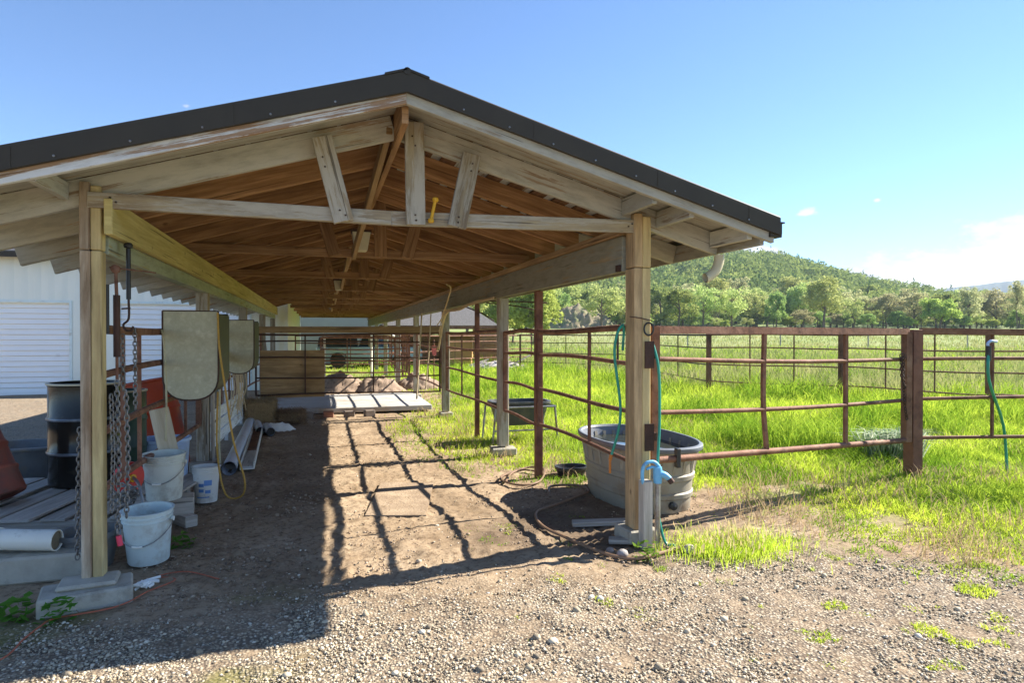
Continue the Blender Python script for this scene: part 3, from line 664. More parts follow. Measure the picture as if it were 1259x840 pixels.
for i in range(30): plant(rt.choice(kinds[:7]), 470+i*31+rt.uniform(-11, 11), rt.uniform(158, 185), rt.uniform(.75, 1.1), rt.uniform(.95, 1.3))
for i in range(50): plant(rt.choice(kinds), 480+i*18.5+rt.uniform(-9, 9), rt.uniform(190, 250), rt.uniform(1.0, 1.5)*(1 if i < 34 else .72), rt.uniform(.95, 1.3))
for i in range(26): plant(rt.choice(['olive bare-limbed', 'wide olive', 'mid green', 'pale airy']), 560+i*26+rt.uniform(-10, 10), rt.uniform(176, 190), rt.uniform(.7, .95)*(1 if i < 22 else .8), rt.uniform(1.2, 1.6))
for i in range(44): plant(rt.choice(['bright green', 'pale airy', 'mid green', 'wide olive', 'mid green']), 540+i*18+rt.uniform(-8, 8), rt.uniform(152, 164), rt.uniform(.28, .5), rt.uniform(1.2, 1.8))
TREES.sort(key=lambda a: (a[0]))
cnt = {}
ORD = ['first', 'second', 'third', 'fourth', 'fifth', 'sixth', 'seventh', 'eighth', 'ninth', 'tenth', 'eleventh', 'twelfth', 'thirteenth', 'fourteenth', 'fifteenth', 'sixteenth', 'seventeenth', 'eighteenth', 'nineteenth', 'twentieth']
for px, t, kind, e, s in TREES:
    row = 'standing before the treeline' if t < 145 else 'along the meadow edge' if t < 188 else 'in the back row under the hill'
    if s < .55: row = 'low at the foot of the treeline'
    k = (kind, row); i = cnt[k] = cnt.get(k, 0)+1
    o = ORD[i-1] if i <= 20 else '%dth' % i
    tag(e, '%s tree %s, %s such from left' % (kind, row, o), 'tree', 'trees of the belt beyond the meadow')

# ---------------------------------------------------------------- the open shed
SL = .28; RX = .49; ZB = 2.36; YF = 3.88; YEND = 32.0; YG = 19.62
def zu(x): return ZB+SL*(RX-POSTL)-(.30 if x < RX else SL)*abs(x-RX)          # underside of the rafters
shed = thing('shed', 'open sided timber shed with low gable roof, weathered cream paint and dark metal trim', 'shed', (RX, Y1, 0))
EL, ER = -2.16, 2.95; RD = .165
posts_y = [Y1, 8.14, 12.15, 16.1]
for side, X in ((-1, POSTL), (1, POSTR)):
    for i, y in enumerate(posts_y+([20.0, 24, 28, 31.9] if side > 0 else [19.5])):
        mb = MB(); z0 = .12
        if i == 0:
            k = .80 if side < 0 else 1.0; xa, xb = X-.034*k, X+.036*k; dy_ = .10 if side < 0 else .15
            mb.beam((xa, y, z0), (xa, y, 2.05), dy_, .066*k, (1, 0, 0)); mb.beam((xa, y-.004, 2.054), (xa, y-.004, ZB+.09), dy_, .066*k, (1, 0, 0)); mb.build('post', W_POSTGREY if side < 0 else W_POSTTAN, shed, bevel=.006); mb = MB()
            mb.beam((xb, y+.003, z0), (xb, y+.003, 2.05), dy_-.01, .070*k, (1, 0, 0)); mb.beam((xb, y, 2.054), (xb, y, ZB+.07), dy_-.01, .070*k, (1, 0, 0))
        else: mb.beam((X, y, z0), (X, y, 2.04), .13, .13, (1, 0, 0))
        mb.build('post', W_POST if i == 0 else W_PAINTGREY, shed, bevel=.006)
# beams
mb = MB(); mb.beam((POSTL+.10, Y1-.07, 2.25), (POSTL+.10, YG, 2.25), .045, .21); mb.build('eave_beam', W_BEAM_Y, shed, bevel=.004)
mb = MB(); mb.beam((POSTL+.02, Y1+.08, 2.095), (POSTL+.02, YG, 2.095), .09, .11); mb.build('lower_beam_board', W_GREENISH, shed, bevel=.004)
mb = MB(); mb.beam((POSTR-.065, Y1+.08, 2.17), (POSTR-.065, YEND, 2.17), .05, .27); mb.build('eave_beam', W_GREYBEAM, shed, bevel=.004)
mb = MB(); mb.beam((POSTR-.075, Y1+.08, 2.335), (POSTR-.075, YEND, 2.335), .09, .05); mb.build('top_plate', W_TAN, shed, bevel=.003)
mb = MB(); mb.beam((POSTR+.04, Y1+.08, 2.14), (POSTR+.04, YEND, 2.14), .045, .21); mb.build('outer_beam', W_GREYBEAM, shed)
# ridge board
mb = MB(); mb.beam((RX, YF+.05, zu(RX)+.06), (RX, YEND, zu(RX)+.06), .04, .19); mb.build('ridge_board', W_BROWN, shed)
# rafters
ST = .65; ny = int((YEND-Y1)/ST)
for k in range(ny+1):
    y = Y1+.0+k*ST; tr0 = k % 4 == 0
    for sd in (-1, 1):
        xe = (EL if sd < 0 else ER)
        if sd < 0 and y > YG: xe = -.84
        xa = RX+sd*.022; up = Vector((SL*sd, 0, 1)).normalized()
        a = Vector((xa, y, zu(xa)+RD/2)); b = Vector((xe, y, zu(xe)+RD/2))
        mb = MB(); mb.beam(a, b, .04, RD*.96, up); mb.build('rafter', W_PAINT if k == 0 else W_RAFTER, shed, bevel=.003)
# trusses
for k in range(0, ny+1, 4):
    y = Y1+k*ST; yy = y-.042; first = k == 0
    xl = (POSTL+.05 if first else POSTL-.02) if y < YG else -.84
    wm = W_PAINTGREY if first else W_BROWN
    mb = MB()
    if first:
        mb.beam((xl-.06, yy, 2.345), (.45, yy, 2.325), .04, .092); mb.beam((.45, yy, 2.325), (2.28, yy, 2.355), .04, .092)
    else: mb.beam((xl, yy, 2.409), (POSTR-.03, yy, 2.409), .04, .092)
    mb.build('tie_beam', wm, shed, bevel=.003)
    yk = yy-.041; zb0 = 2.28 if first else 2.37
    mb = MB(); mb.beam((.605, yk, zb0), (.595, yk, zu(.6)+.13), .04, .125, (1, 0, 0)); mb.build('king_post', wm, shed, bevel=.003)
    mb = MB(); mb.beam((.145, yk, zb0), (.01, yk, zu(.01)+.10), .04, .125, (1, 0, 0)); mb.build('strut', wm, shed, bevel=.003)
    mb = MB(); mb.beam((.88, yk, zb0), (.985, yk, zu(.985)+.06), .04, .125, (1, 0, 0)); mb.build('strut', wm, shed, bevel=.003)
mb = MB(); mb.beam((.44, Y1-.02, 2.93), (.33, 6.95, 2.38), .04, .09); mb.build('brace', W_TAN, shed, bevel=.003)
rb = random.Random(31)
for x, z, y in ((.155, 2.32, -.105), (.12, 2.35, -.105), (.03, 2.62, -.105), (.015, 2.68, -.105), (.605, 2.31, -.105), (.60, 2.345, -.105), (.60, 2.80, -.105), (.58, 2.86, -.105), (.885, 2.31, -.105), (.89, 2.345, -.105), (.975, 2.66, -.105), (.985, 2.71, -.105), (-1.18, 2.36, -.064), (-1.15, 2.335, -.064), (2.16, 2.35, -.064), (2.19, 2.37, -.064)):
    mb = MB(); mb.lathe([(0, -.002), (.006, -.002), (.006, .002)], (x, Y1+y, z), 7, rot=Matrix.Rotation(R(90), 3, 'X')); mb.build('nail', RUSTDARK, shed)
for ya in (9.6, 14.8, 20.0):
    mb = MB(); mb.beam((.42, ya, 2.86), (.36, ya+2.5, 2.40), .04, .085); mb.build('brace', W_TAN, shed)
# roof deck boards, run along the shed
def slope_pt(x, y, h): return (x, y, zu(x)+RD+h)
for sd in (-1, 1):
    xe = EL-.0 if sd < 0 else ER+.02
    w = .185; nb = int(abs(xe-RX)/w)
    din = MB(); dout = MB()
    for j in range(nb+1):
        xc = RX+sd*(j+.5)*w
        if abs(xc-RX) > abs(xe-RX): break
        up = Vector((SL*sd, 0, 1)).normalized(); outside = (xc < POSTL-.02 or xc > POSTR+.02)
        ye = YG if (sd < 0 and xc < -.86) else YEND
        jit = random.uniform(-.004, .004)
        (dout if outside else din).beam(slope_pt(xc, Y1-.02, .012), slope_pt(xc, ye, .012), w*1.03-.022 if outside else w*1.03-(.075 if sd > 0 else .028)+jit, .018, up)
    xm = (RX+xe)/2; dout.beam(slope_pt(RX, (YF+Y1)/2, .012), slope_pt(xe, (YF+Y1)/2, .012), Y1-.024-YF-.02, .018, up)
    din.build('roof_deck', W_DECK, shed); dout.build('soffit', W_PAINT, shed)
    mb = MB(); up = Vector((SL*sd, 0, 1)).normalized()
    hl = math.hypot(1, SL)
    def sheet(x0, x1, y0, y1): m_ = (x0+x1)/2; mb.beam(slope_pt(m_, y0, .045), slope_pt(m_, y1, .045), abs(x1-x0)*hl, .012, up)
    if sd < 0: sheet(RX, -.86, YF-.0, YEND+.1); sheet(-.861, EL-.06, YF, YG)
    else: sheet(RX, ER+.1, YF, YEND+.1)
    xu = -.84 if sd < 0 else POSTR; um = MB(); um.beam(slope_pt((RX+xu)/2, Y1, .030), slope_pt((RX+xu)/2, YEND, .030), abs(xu-RX)*hl, .006, up); um.build('white_underlay', W_WHITE, shed)
    # standing ribs
    x = RX+sd*.3
    while abs(x-RX) < abs(xe-RX):
        ye = YG if (sd < 0 and x < -.86) else YEND; mb.beam(slope_pt(x, YF+.01, .06), slope_pt(x, ye, .06), .03, .02, up); x += sd*.3
    mb.build('metal_roof', ROOFMETAL, shed)
    # silver paper glimpses between boards
    # rake board and trim
    x1 = (EL-.45) if sd < 0 else ER+.10
    def rake(h0, h1, y0, th, xa=RX, xb=None):
        xb = x1 if xb is None else xb
        q = [(xa, y0, zu(RX)+RD+h0), (xb, y0, zu(xb)+RD+h0), (xb, y0, zu(xb)+RD+h1), (xa, y0, zu(RX)+RD+h1)]
        return q, (0, th, 0)
    mb = MB(); mb.poly(*rake(-.105, .015, YF-.02, .038)); mb.build('rake_board', W_PEEL if sd < 0 else W_PAINT, shed, bevel=.003)
    mb = MB(); xt = x1+sd*.03
    mb.poly(*rake(-.045, .072, YF-.052, .026, xb=xt))
    mb.tube([Vector((RX, YF-.036, zu(RX)+RD+.072)), Vector((xt, YF-.036, zu(xt)+RD+.072))], .014, 10)
    mb.poly(*rake(.074, .084, YF-.036, .16, xb=xt))
    for f in (.30, .63, .9):
        xs0, xs1 = RX+(xt-RX)*f, RX+(xt-RX)*f+sd*.035
        mb.poly([(xs0, YF-.0545, zu(xs0)+RD-.046), (xs1, YF-.0545, zu(xs1)+RD-.046), (xs1, YF-.0545, zu(xs1)+RD+.071), (xs0, YF-.0545, zu(xs0)+RD+.071)], (0, .002, 0))
    rt_ = mb.build('rake_trim', DARKMETAL, shed, smooth=True)
    for j in range(1, 9):
        sc_ = MB(); f = j/9+.02; x = RX+(x1-RX)*f; c = Vector((x, YF-.055, zu(x)+RD-.025)); sc_.lathe([(.0, -.006), (.006, -.004), (.006, .003), (0, .005)], c, 8, rot=Matrix.Rotation(R(90), 3, 'X')); sc_.build('screw', STEEL, rt_, True)
# ridge cap
mb = MB(); zr = zu(RX)+RD
mb.tube([(RX, YF-.056, zr+.074), (RX, YEND+.1, zr+.074)], .022, 12)
mb.poly([(RX-.13, YF-.056, zr+.036), (RX, YF-.056, zr+.080), (RX, YF-.056, zr+.092), (RX-.13, YF-.056, zr+.050)], (0, YEND-YF, 0)); mb.poly([(RX, YF-.0558, zr+.080), (RX+.13, YF-.0558, zr+.040), (RX+.13, YF-.0558, zr+.054), (RX, YF-.0558, zr+.092)], (0, YEND-YF, 0))
mb.build('ridge_cap', DARKMETAL, shed, True)
# lookout blocks in the front overhang
for x in (-2.0, -1.42, ):
    mb = MB(); mb.beam((x, YF+.02, zu(x)+RD-.06), (x, Y1-.03, zu(x)+RD-.06), .04, .10); mb.build('lookout', W_PAINT, shed, bevel=.003)
for x in (2.14, 2.42, 2.88):
    mb = MB(); mb.beam((x, YF+.02, zu(x)+RD-.07), (x, Y1-.03, zu(x)+RD-.07), .04, .12); mb.build('lookout', W_PAINT, shed, bevel=.003)
# eave fascia + gutter (right), fascia left
mb = MB(); mb.beam((ER+.03, YF+.02, zu(ER)+.09), (ER+.03, YEND, zu(ER)+.09), .03, .14); mb.build('eave_fascia', W_PAINT, shed)
gx = ER+.105; gzz = zu(ER)+.125
mb = MB()
for a, b, w_, h_ in (((gx-.045, 0), None, .008, .11), ((gx+.05, .012), None, .008, .085)):
    mb.beam((a[0], YF-.03, gzz+a[1]), (a[0], YEND, gzz+a[1]), w_, h_)
mb.beam((gx, YF-.03, gzz-.05), (gx, YEND, gzz-.05), .10, .008); mb.beam((gx+.062, YF-.03, gzz+.05), (gx+.062, YEND, gzz+.05), .03, .010)
mb.box((gx, YF-.033, gzz-.002), (.095, .006, .10)); mb.build('gutter', DARKMETAL, shed)
mb = MB(); mb.tube([(ER-.02, Y1-.05, 2.17), (ER-.02, Y1-.05, 2.12), (ER-.05, Y1-.05, 2.05), (ER-.11, Y1-.05, 2.00), (ER-.14, Y1-.05, 1.99)], .038, 12, cap=False, smooth_pts=5)
mb.tube([(ER-.02, Y1-.05, 2.17), (ER-.02, Y1-.05, 2.12), (ER-.05, Y1-.05, 2.05), (ER-.11, Y1-.05, 2.00), (ER-.14, Y1-.05, 1.99)], .034, 12, cap=False, smooth_pts=5)
mb.build('downspout_elbow', CREAM, shed, True)
mb = MB(); mb.box((POSTR-.1, Y1+.12, 2.06), (.03, .05, .05)); mb.build('bracket', RUSTDARK, shed)
# lamps under the ridge
for i, (x, y, z, s) in enumerate(((.40, 6.82, 2.44, 1), (.31, 12.05, 2.38, .9))):
    t = thing('shed_light', ['square glass ceiling lamp under the nearest roof ridge brace', 'small square ceiling lamp farther back under the ridge'][i], 'lamp', (x, y, z+.1), 'lamps under the ridge')
    mb = MB(); mb.lathe([(.06*s, -.13*s), (.085*s, -.12*s), (.125*s, .05*s), (.125*s, .06*s)], (x, y, z+.1), 4, rot=Matrix.Rotation(R(45), 3, 'Z'), cap=True); mb.build('lamp_shade', CREAM, t)
    mb = MB(); mb.box((x, y, z+.17), (.20*s, .16*s, .03)); mb.tube([(x, y, z+.18), (x, y, z+.36)], .012, 6); mb.build('mount', RUSTDARK, t)
mb = MB(); a, b = Vector((.735, Y1-.09, 2.455)), Vector((.705, Y1-.09, 2.315)); mb.tube([a, b], .011, 10)
for p, q in ((a, .022), (b, .021)): mb.lathe([(0, -.016), (q*.8, -.013), (q, 0), (q*.8, .013), (0, .016)], p, 12)
single(mb, 'insulator_handle', YELLOW, 'yellow plastic handle hanging on the front tie beam', 'handle', b, smooth=True)

# concrete footings
def pad(c, s, rz, label, extra=None):
    mb = MB(); mb.box(c, s, rz)
    if extra: mb.box(*extra)
    single(mb, 'concrete_footing', CONC, label, 'footing', (c[0], c[1], 0), 'concrete post footings', bevel=.012)
pad((-1.30, 4.30, .045), (.46, .27, .11), R(14), 'concrete block under the front left post of the shed', ((-1.30, 4.33, .115), (.30, .20, .03), R(8)))
pad((2.27, 4.42, .07), (.24, .24, .10), R(5), 'concrete block under the front right post of the shed')
pad((2.27, 8.12, .06), (.32, .26, .09), R(-6), 'concrete block under the second right post, beside green grass')
for i, y in enumerate((12.15, 16.1)):
    pad((2.27, y, .065), (.24, .24, .09), 0, ['concrete block under the post where the back rails start', 'concrete block under the post past the concrete slab'][i])
for i, y in enumerate((8.14, 12.15, 16.1)):
    pad((POSTL, y, .06), (.26, .26, .12), 0, ['concrete block under the left post behind the front feeder', 'concrete block under the left post beside the hay', 'concrete block under the farthest left post'][i])

# ---------------------------------------------------------------- steel pens
def bent(p0, p1, bend, n, rd):
    p0, p1 = Vector(p0), Vector(p1); d = (p1-p0).normalized(); sd = Vector((-d.y, d.x, 0)); q = []
    ph = rd.uniform(0, 6.28); k = rd.uniform(.7, 1.3)
    for i in range(n+1):
        f = i/n; q.append(p0+(p1-p0)*f+sd*bend*math.sin(math.pi*f)*k+Vector((0, 0, math.sin(f*5+ph)*.012)))
    return q
def panel(name, label, cat, p0, p1, z0s, z1s, ups, group=None, r=.021, top=.026, bend=.0, seed=0, mat_=None, end_up=True, up_r=.012, sway=0, zbot=None, flat_top=False, ends=(1, 1)):
    rd = random.Random(seed); mat_ = mat_ or RUST
    g0, g1 = 0, 0
    root = thing(name, label, cat, (p0[0], p0[1], 0), group)
    for i, (za, zb) in enumerate(zip(z0s, z1s)):
        mb = MB(); pts = bent((p0[0], p0[1], za), (p1[0], p1[1], zb), bend, 12, rd)
        if i == 0 and top: mb.tube(pts, top, 4 if flat_top else 10, sq=1 if flat_top else 0)
        else: mb.tube(pts, r*.9, 8)
        mb.build('rail', mat_, root, smooth=not (flat_top and i == 0))
    zt = lambda f: z0s[0]+(z1s[0]-z0s[0])*f; zb_ = lambda f: (z0s[-1]+(z1s[-1]-z0s[-1])*f) if zbot is None else zbot
    fl = [(f, up_r, sway) for f in ups]+([(0.004, r, 0)] if end_up and ends[0] else [])+([(.996, r, 0)] if end_up and ends[1] else [])
    dvec = (Vector((p1[0], p1[1], 0))-Vector((p0[0], p0[1], 0))); d = dvec.normalized(); sd = Vector((-d.y, d.x, 0))
    for f, rr, sw in fl:
        c = Vector((p0[0], p0[1], 0))+dvec*f+sd*bend*math.sin(math.pi*f)
        mb = MB(); z_t, z_b = zt(f)-.01, zb_(f); mid = (z_t+z_b)/2
        mb.tube([c+Vector((0, 0, z_b))+d*sw*rd.uniform(-.3, 1), c+Vector((0, 0, mid))+d*sw*rd.uniform(.2, 1), c+Vector((0, 0, z_t))], rr*1.0, 4, smooth_pts=3, sq=1); mb.build('upright', mat_, root)
    return root
def steel_post(x, y, h, w, label, group='red oxide steel fence posts', mat_=None, rnd=False):
    z = gz(x, y); mb = MB()
    if rnd: mb.tube([(x, y, z-.05), (x, y, h)], w/2, 12); mb.lathe([(w/2, 0), (w*.42, .012), (0, .016)], (x, y, h-.001), 12)
    else:
        mb.beam((x, y, z-.05), (x, y, h), w, w, (1, 0, 0)); mb.box((x, y, h+.0015), (w*1.04, w*1.04, .004))
    return single(mb, 'fence_post', mat_ or RUSTPOST, label, 'fence post', (x, y, z), group, smooth=rnd, bevel=0 if rnd else .006)
Z4 = [1.60, 1.345, .965, .585]
steel_post(POSTR+.01, 6.72, 2.04, .075, 'tall rusty steel post between the two front right shed posts')
steel_post(POSTR+.01, 9.62, 2.04, .065, 'tall rusty steel post just behind the second right shed post')
steel_post(POSTR+.01, 12.45, 2.04, .06, 'tall rusty steel post where the back rails meet the right side')
steel_post(5.89, 5.29, 1.61, .125, 'thick square rusty post at the latch end of the gate')
FG = 'steel pipe fence panels of the pens'
panel('pipe_fence', 'rusty steel rail panel along the front right side, bowed above the tank', 'fence', (POSTR+.03, 4.49), (POSTR+.0, 6.68), Z4, [1.60, 1.345, .965, .585], (.42,), FG, bend=-.03, seed=1, sway=.02)
panel('pipe_fence', 'rusty steel rail panel between tall steel post and second shed post', 'fence', (POSTR+.0, 6.76), (POSTR+.0, 8.04), Z4, Z4, (), FG, bend=.0, seed=2)
panel('pipe_fence', 'rusty steel rail panel before the raised feed tub', 'fence', (POSTR, 8.24), (POSTR, 12.05), Z4, [1.6, 1.33, .95, .55], (.62,), FG, bend=.02, seed=3)
panel('pipe_fence', 'rusty steel rail panel beside the concrete slab', 'fence', (POSTR, 12.5), (POSTR, 16.0), [1.6, 1.32, .94, .54], [1.6, 1.32, .94, .54], (.5,), FG, seed=4)
panel('pipe_fence', 'rusty steel rail panel past the slab on the right side of the shed', 'fence', (POSTR, 16.2), (POSTR, 21.9), [1.6, 1.32, .94, .54], [1.6, 1.32, .94, .54], (.2, .4, .6, .8), FG, seed=5)
# the gate
g0, g1 = (2.43, 4.44), (5.77, 5.26)
gate = thing('gate', 'long sagging rusty pipe gate hung on the front right shed post', 'gate', (g0[0], g0[1], 0))
rd = random.Random(3)
GZ0, GZ1 = [1.595, 1.375, .965, .60], [1.595, 1.31, .89, .475]
for i, (a, b) in enumerate(zip(GZ0, GZ1)):
    pts = [Vector((g0[0]+(g1[0]-g0[0])*f, g0[1]+(g1[1]-g0[1])*f, a+(b-a)*f-(.022*math.sin(math.pi*f) if i in (1, 2) else 0))) for f in [j/14 for j in range(15)]]
    mb = MB(); mb.tube(pts, (.030, .019, .019, .027)[i], 4 if i == 0 else 12, sq=(i == 0)); mb.build('rail', RUST, gate, smooth=i > 0)
for f, w_, zz0, zz1 in ((.0, .034, .575, 1.62), (1, .036, .46, 1.59)):
    c = (g0[0]+(g1[0]-g0[0])*f, g0[1]+(g1[1]-g0[1])*f); mb = MB(); mb.tube([(c[0], c[1], zz0), (c[0], c[1], zz1)], w_, 4, sq=1); mb.build('end_frame', RUST, gate)
for f, s0, s1 in ((.365, .035, -.012), (.70, 0, 0)):
    c = Vector((g0[0]+(g1[0]-g0[0])*f, g0[1]+(g1[1]-g0[1])*f, 0)); d = Vector((g1[0]-g0[0], g1[1]-g0[1], 0)).normalized()
    zb = GZ0[3]+(GZ1[3]-GZ0[3])*f
    mb = MB(); mb.tube([c+d*s0+Vector((0, 0, zb)), c+d*s1+Vector((0, 0, 1.0)), c-d*.0+Vector((0, 0, 1.57))], .016, 4, smooth_pts=4, sq=1); mb.build('upright', RUST, gate)
for z in (1.41, .80):
    mb = MB(); mb.box((POSTR+.055, Y1-.079, z), (.075, .008, .20)); mb.box((POSTR+.112, Y1-.02, z), (.02, .10, .06)); mb.build('hinge_plate', RUSTDARK, gate)
mb = MB(); mb.box((2.66, 4.48, .60), (.035, .05, .15)); mb.build('handle', BLACK, gate, bevel=.005)
def chain_mb(pts, link=.034, r=.0035, seed=0):
    pts = [Vector(p) for p in pts]; mb = MB(); L_ = [0]
    for a, b in zip(pts, pts[1:]): L_.append(L_[-1]+(b-a).length)
    n = max(2, int(L_[-1]/(link*.72)))
    for k in range(n):
        s = (k+.5)/n*L_[-1]; j = max(i for i in range(len(pts)-1) if L_[i] <= s+1e-9); f = (s-L_[j])/max(1e-6, L_[j+1]-L_[j]); c = pts[j].lerp(pts[j+1], f); d = (pts[j+1]-pts[j]).normalized()
        a = Vector((1, 0, 0)) if abs(d.x) < .8 else Vector((0, 1, 0)); a = (a-d*a.dot(d)).normalized()
        a = Matrix.Rotation(R(90)*(k % 2)+seed, 3, d) @ a
        ring = [c+d*math.cos(t)*link*.5+a*math.sin(t)*link*.3 for t in [i*2*math.pi/10 for i in range(11)]]
        mb.tube(ring, r, 5, cap=False)
    return mb
mb = chain_mb([(5.66, 5.20, 1.37), (5.64, 5.18, 1.1), (5.68, 5.2, .86), (5.72, 5.21, .70)], .045, .005)
mb2 = chain_mb([(5.62, 5.19, 1.36), (5.60, 5.16, 1.15), (5.66, 5.18, 1.02)], .045, .005, .4); b = len(mb.v); mb.v += mb2.v; mb.f += [tuple(b+i for i in f) for f in mb2.f]; mb.uv += mb2.uv
single(mb, 'gate_chain', RUSTDARK, 'rusty latch chain dangling at the free end of the gate', 'chain', (5.66, 5.2, .7), smooth=True)
# right hand fence beyond the gate post
dx, dy = 7.56-5.89, 4.65-5.29; dl = math.hypot(dx, dy); dx, dy = dx/dl, dy/dl
pe = lambda s: (5.89+dx*s, 5.29+dy*s)
panel('pipe_fence', 'rusty four rail panel to the right of the thick gate post', 'fence', pe(.07), pe(3.6), [1.60, 1.30, .895, .50], [1.60, 1.33, .96, .53], (.20, .52, .8), FG, r=.02, top=.030, flat_top=True, seed=9, end_up=False)
steel_post(*pe(3.7), 1.61, .11, 'rusty square post at the far right end of the front rails')
panel('pipe_fence', 'rusty rail panel beyond the right end post', 'fence', pe(3.8), pe(7.2), [1.60, 1.32, .93, .5], [1.60, 1.33, .96, .53], (.3, .6), FG, r=.02, top=.030, flat_top=True, seed=10)
# back fence line of the pen, curving round
def vpt(px, t): u = (px-630)/800; r = u*t; return (t*SY+r*CY, t*CY-r*SY)
line = [vpt(545, 33), vpt(640, 29.5), vpt(760, 26), vpt(872, 16.9), vpt(1035, 15.2), vpt(1217, 13.0), vpt(1420, 11.2)]
lab = ['thin far rails behind the debris pile', 'thin far rails seen left of the front right post', 'thin far rails running in from the distance behind the gate', 'far rail panel behind the gate in tall grass', 'far rail panel behind the thick gate post', 'far rail panel behind the right hand front rails']
for i in range(6):
    a, b = line[i], line[i+1]; n_ = 4 if i in (0, 1, 2) else 3
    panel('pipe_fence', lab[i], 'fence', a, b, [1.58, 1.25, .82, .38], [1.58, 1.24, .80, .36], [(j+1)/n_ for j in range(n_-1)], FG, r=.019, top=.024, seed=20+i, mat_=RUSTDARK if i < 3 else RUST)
for i, p in enumerate(line[1:-1]):
    steel_post(p[0], p[1], 1.62, .10 if i > 1 else .07, ['far thin post behind the debris pile', 'far thin post left of the front right shed post', 'far square post behind the left half of the gate', 'far square post behind the right half of the gate', 'far square post behind the right hand rails'][i])
for px, t in ((1068, 60), (846, 58), (960, 62), (760, 55), (1190, 60)):
    p = vpt(px, t); mb = MB(); z = gz(*p); mb.beam((p[0], p[1], z), (p[0], p[1], z+1.5), .09, .09, (1, 0, 0))
    single(mb, 'meadow_post', W_GREY, 'grey post standing far out in the meadow, seen %s' % {1068: 'over the gate end', 846: 'right of the front right post', 960: 'over the middle of the gate', 760: 'left of the front right shed post', 1190: 'over the right hand rails'}[px], 'post', (p[0], p[1], z), 'posts out in the meadow')
# stall end rails under the roof (Y=12.2)
YE = 12.2
mb = MB(); mb.beam((-1.05, YE-.06, 1.655), (2.19, YE-.06, 1.665), .045, .115); single(mb, 'stall_board', W_TAN, 'wide wooden board across the top of the back rails', 'board', (.6, YE, 0), bevel=.003)
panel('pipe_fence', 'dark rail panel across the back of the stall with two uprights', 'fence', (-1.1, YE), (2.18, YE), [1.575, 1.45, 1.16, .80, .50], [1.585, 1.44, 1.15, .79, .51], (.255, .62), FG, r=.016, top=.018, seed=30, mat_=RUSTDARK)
panel('pipe_fence', 'brown rail panel just past the concrete slab', 'fence', (.0, 17.3), (2.2, 17.3), [1.50, 1.2, .9, .6], [1.50, 1.2, .9, .6], (.3, .6, .85), FG, seed=31)
panel('pipe_fence', 'brown rail panel behind the manure heap', 'fence', (-.8, 22.3), (3.6, 22.2), [1.55, 1.3, .95, .6], [1.55, 1.3, .95, .6], (.2, .4, .6, .8), FG, seed=32)
panel('pipe_fence', 'brown rail panel leaving the far right corner of the shed', 'fence', (2.4, 24.0), (9.5, 29.0), [1.55, 1.3, .95, .6], [1.55, 1.3, .95, .6], (.2, .4, .6, .8), FG, seed=33)
panel('narrow_gate', 'narrow rusty and white gate between back pens', 'gate', (2.52, 19.4), (2.50, 20.8), [1.58, 1.25, .9, .3], [1.58, 1.25, .9, .3], (.5,), seed=34, r=.028, mat_=RUST)
mb = MB(); mb.tube([(1.62, 22.0, 1.62), (2.1, 22.0, 1.62), (2.33, 22.0, 1.54), (2.42, 22.0, 1.35), (2.42, 22.0, 0)], .045, 10, smooth_pts=5); mb.tube([(1.62, 22.0, 1.62), (1.62, 22, 0)], .035, 8)
single(mb, 'bent_pipe', PVC, 'white bent pipe hoop standing behind the back rails', 'pipe', (2.42, 22, 0), smooth=True)
mb = MB(); mb.beam((.12, 22.6, 0), (.12, 22.6, 1.7), .09, .09, (1, 0, 0)); single(mb, 'white_post', W_WHITE, 'white wooden post standing in front of the pale pickup', 'post', (.12, 22.6, 0))

# left side fence
ZL = [1.59, 1.295, .94, .57]
panel('pipe_fence', 'brown rail panel along the left side between the front post and first feeder', 'fence', (POSTL-.03, 4.55), (POSTL-.03, 8.05), ZL, [1.6, 1.33, .97, .55], (.17, .30, .55, .8), FG, r=.028, top=.028, flat_top=True, up_r=.013, seed=40, bend=.02)
panel('pipe_fence', 'brown rail panel along the left side behind the second feeder', 'fence', (POSTL-.03, 8.25), (POSTL-.03, 12.1), [1.6, 1.33, .95, .6], [1.6, 1.33, .9, .55], (.2, .4, .6, .8), FG, r=.024, top=.026, seed=41, up_r=.014)
panel('pipe_fence', 'rail panel along the left side past the stacked hay', 'fence', (POSTL-.03, 12.3), (POSTL-.03, 16.0), [1.6, 1.33, .95, .6], [1.6, 1.33, .9, .55], (.33, .66), FG, seed=42)
mb = MB(); mb.beam((POSTL+.06, 7.3, 1.18), (POSTL+.07, 10.4, 1.30), .04, .13); single(mb, 'slanted_board', W_FRESH, 'pale board slanting behind the two feeders', 'board', (POSTL, 7.2, 1.0), bevel=.003)
mb = MB()
for z in (.14, .30, .46): mb.beam((POSTL+.02, 8.3, z+.1), (POSTL+.02, 12.0, z+.08), .022, .14)
for y in (8.35, 10.1, 11.95): mb.beam((POSTL-.01, y, .05), (POSTL-.01, y, .75), .05, .05, (1, 0, 0))
single(mb, 'plank_wall', W_WHITE, 'low white plank wall behind the pipes on the left', 'wall', (POSTL, 10, 0), bevel=.003)
for y_, lb in ((8.18, 'post boards beside the orange rope'),):
    mb = MB(); mb.beam((POSTL+.10, y_-.03, .0), (POSTL+.10, y_-.03, 1.3), .09, .03, (1, 0, 0)); mb.box((POSTL+.2, y_-.1, .04), (.28, .09, .07), R(20)); single(mb, 'batten', W_GREY, 'grey upright batten and foot block behind the orange rope', 'board', (POSTL+.1, y_, 0), bevel=.003)

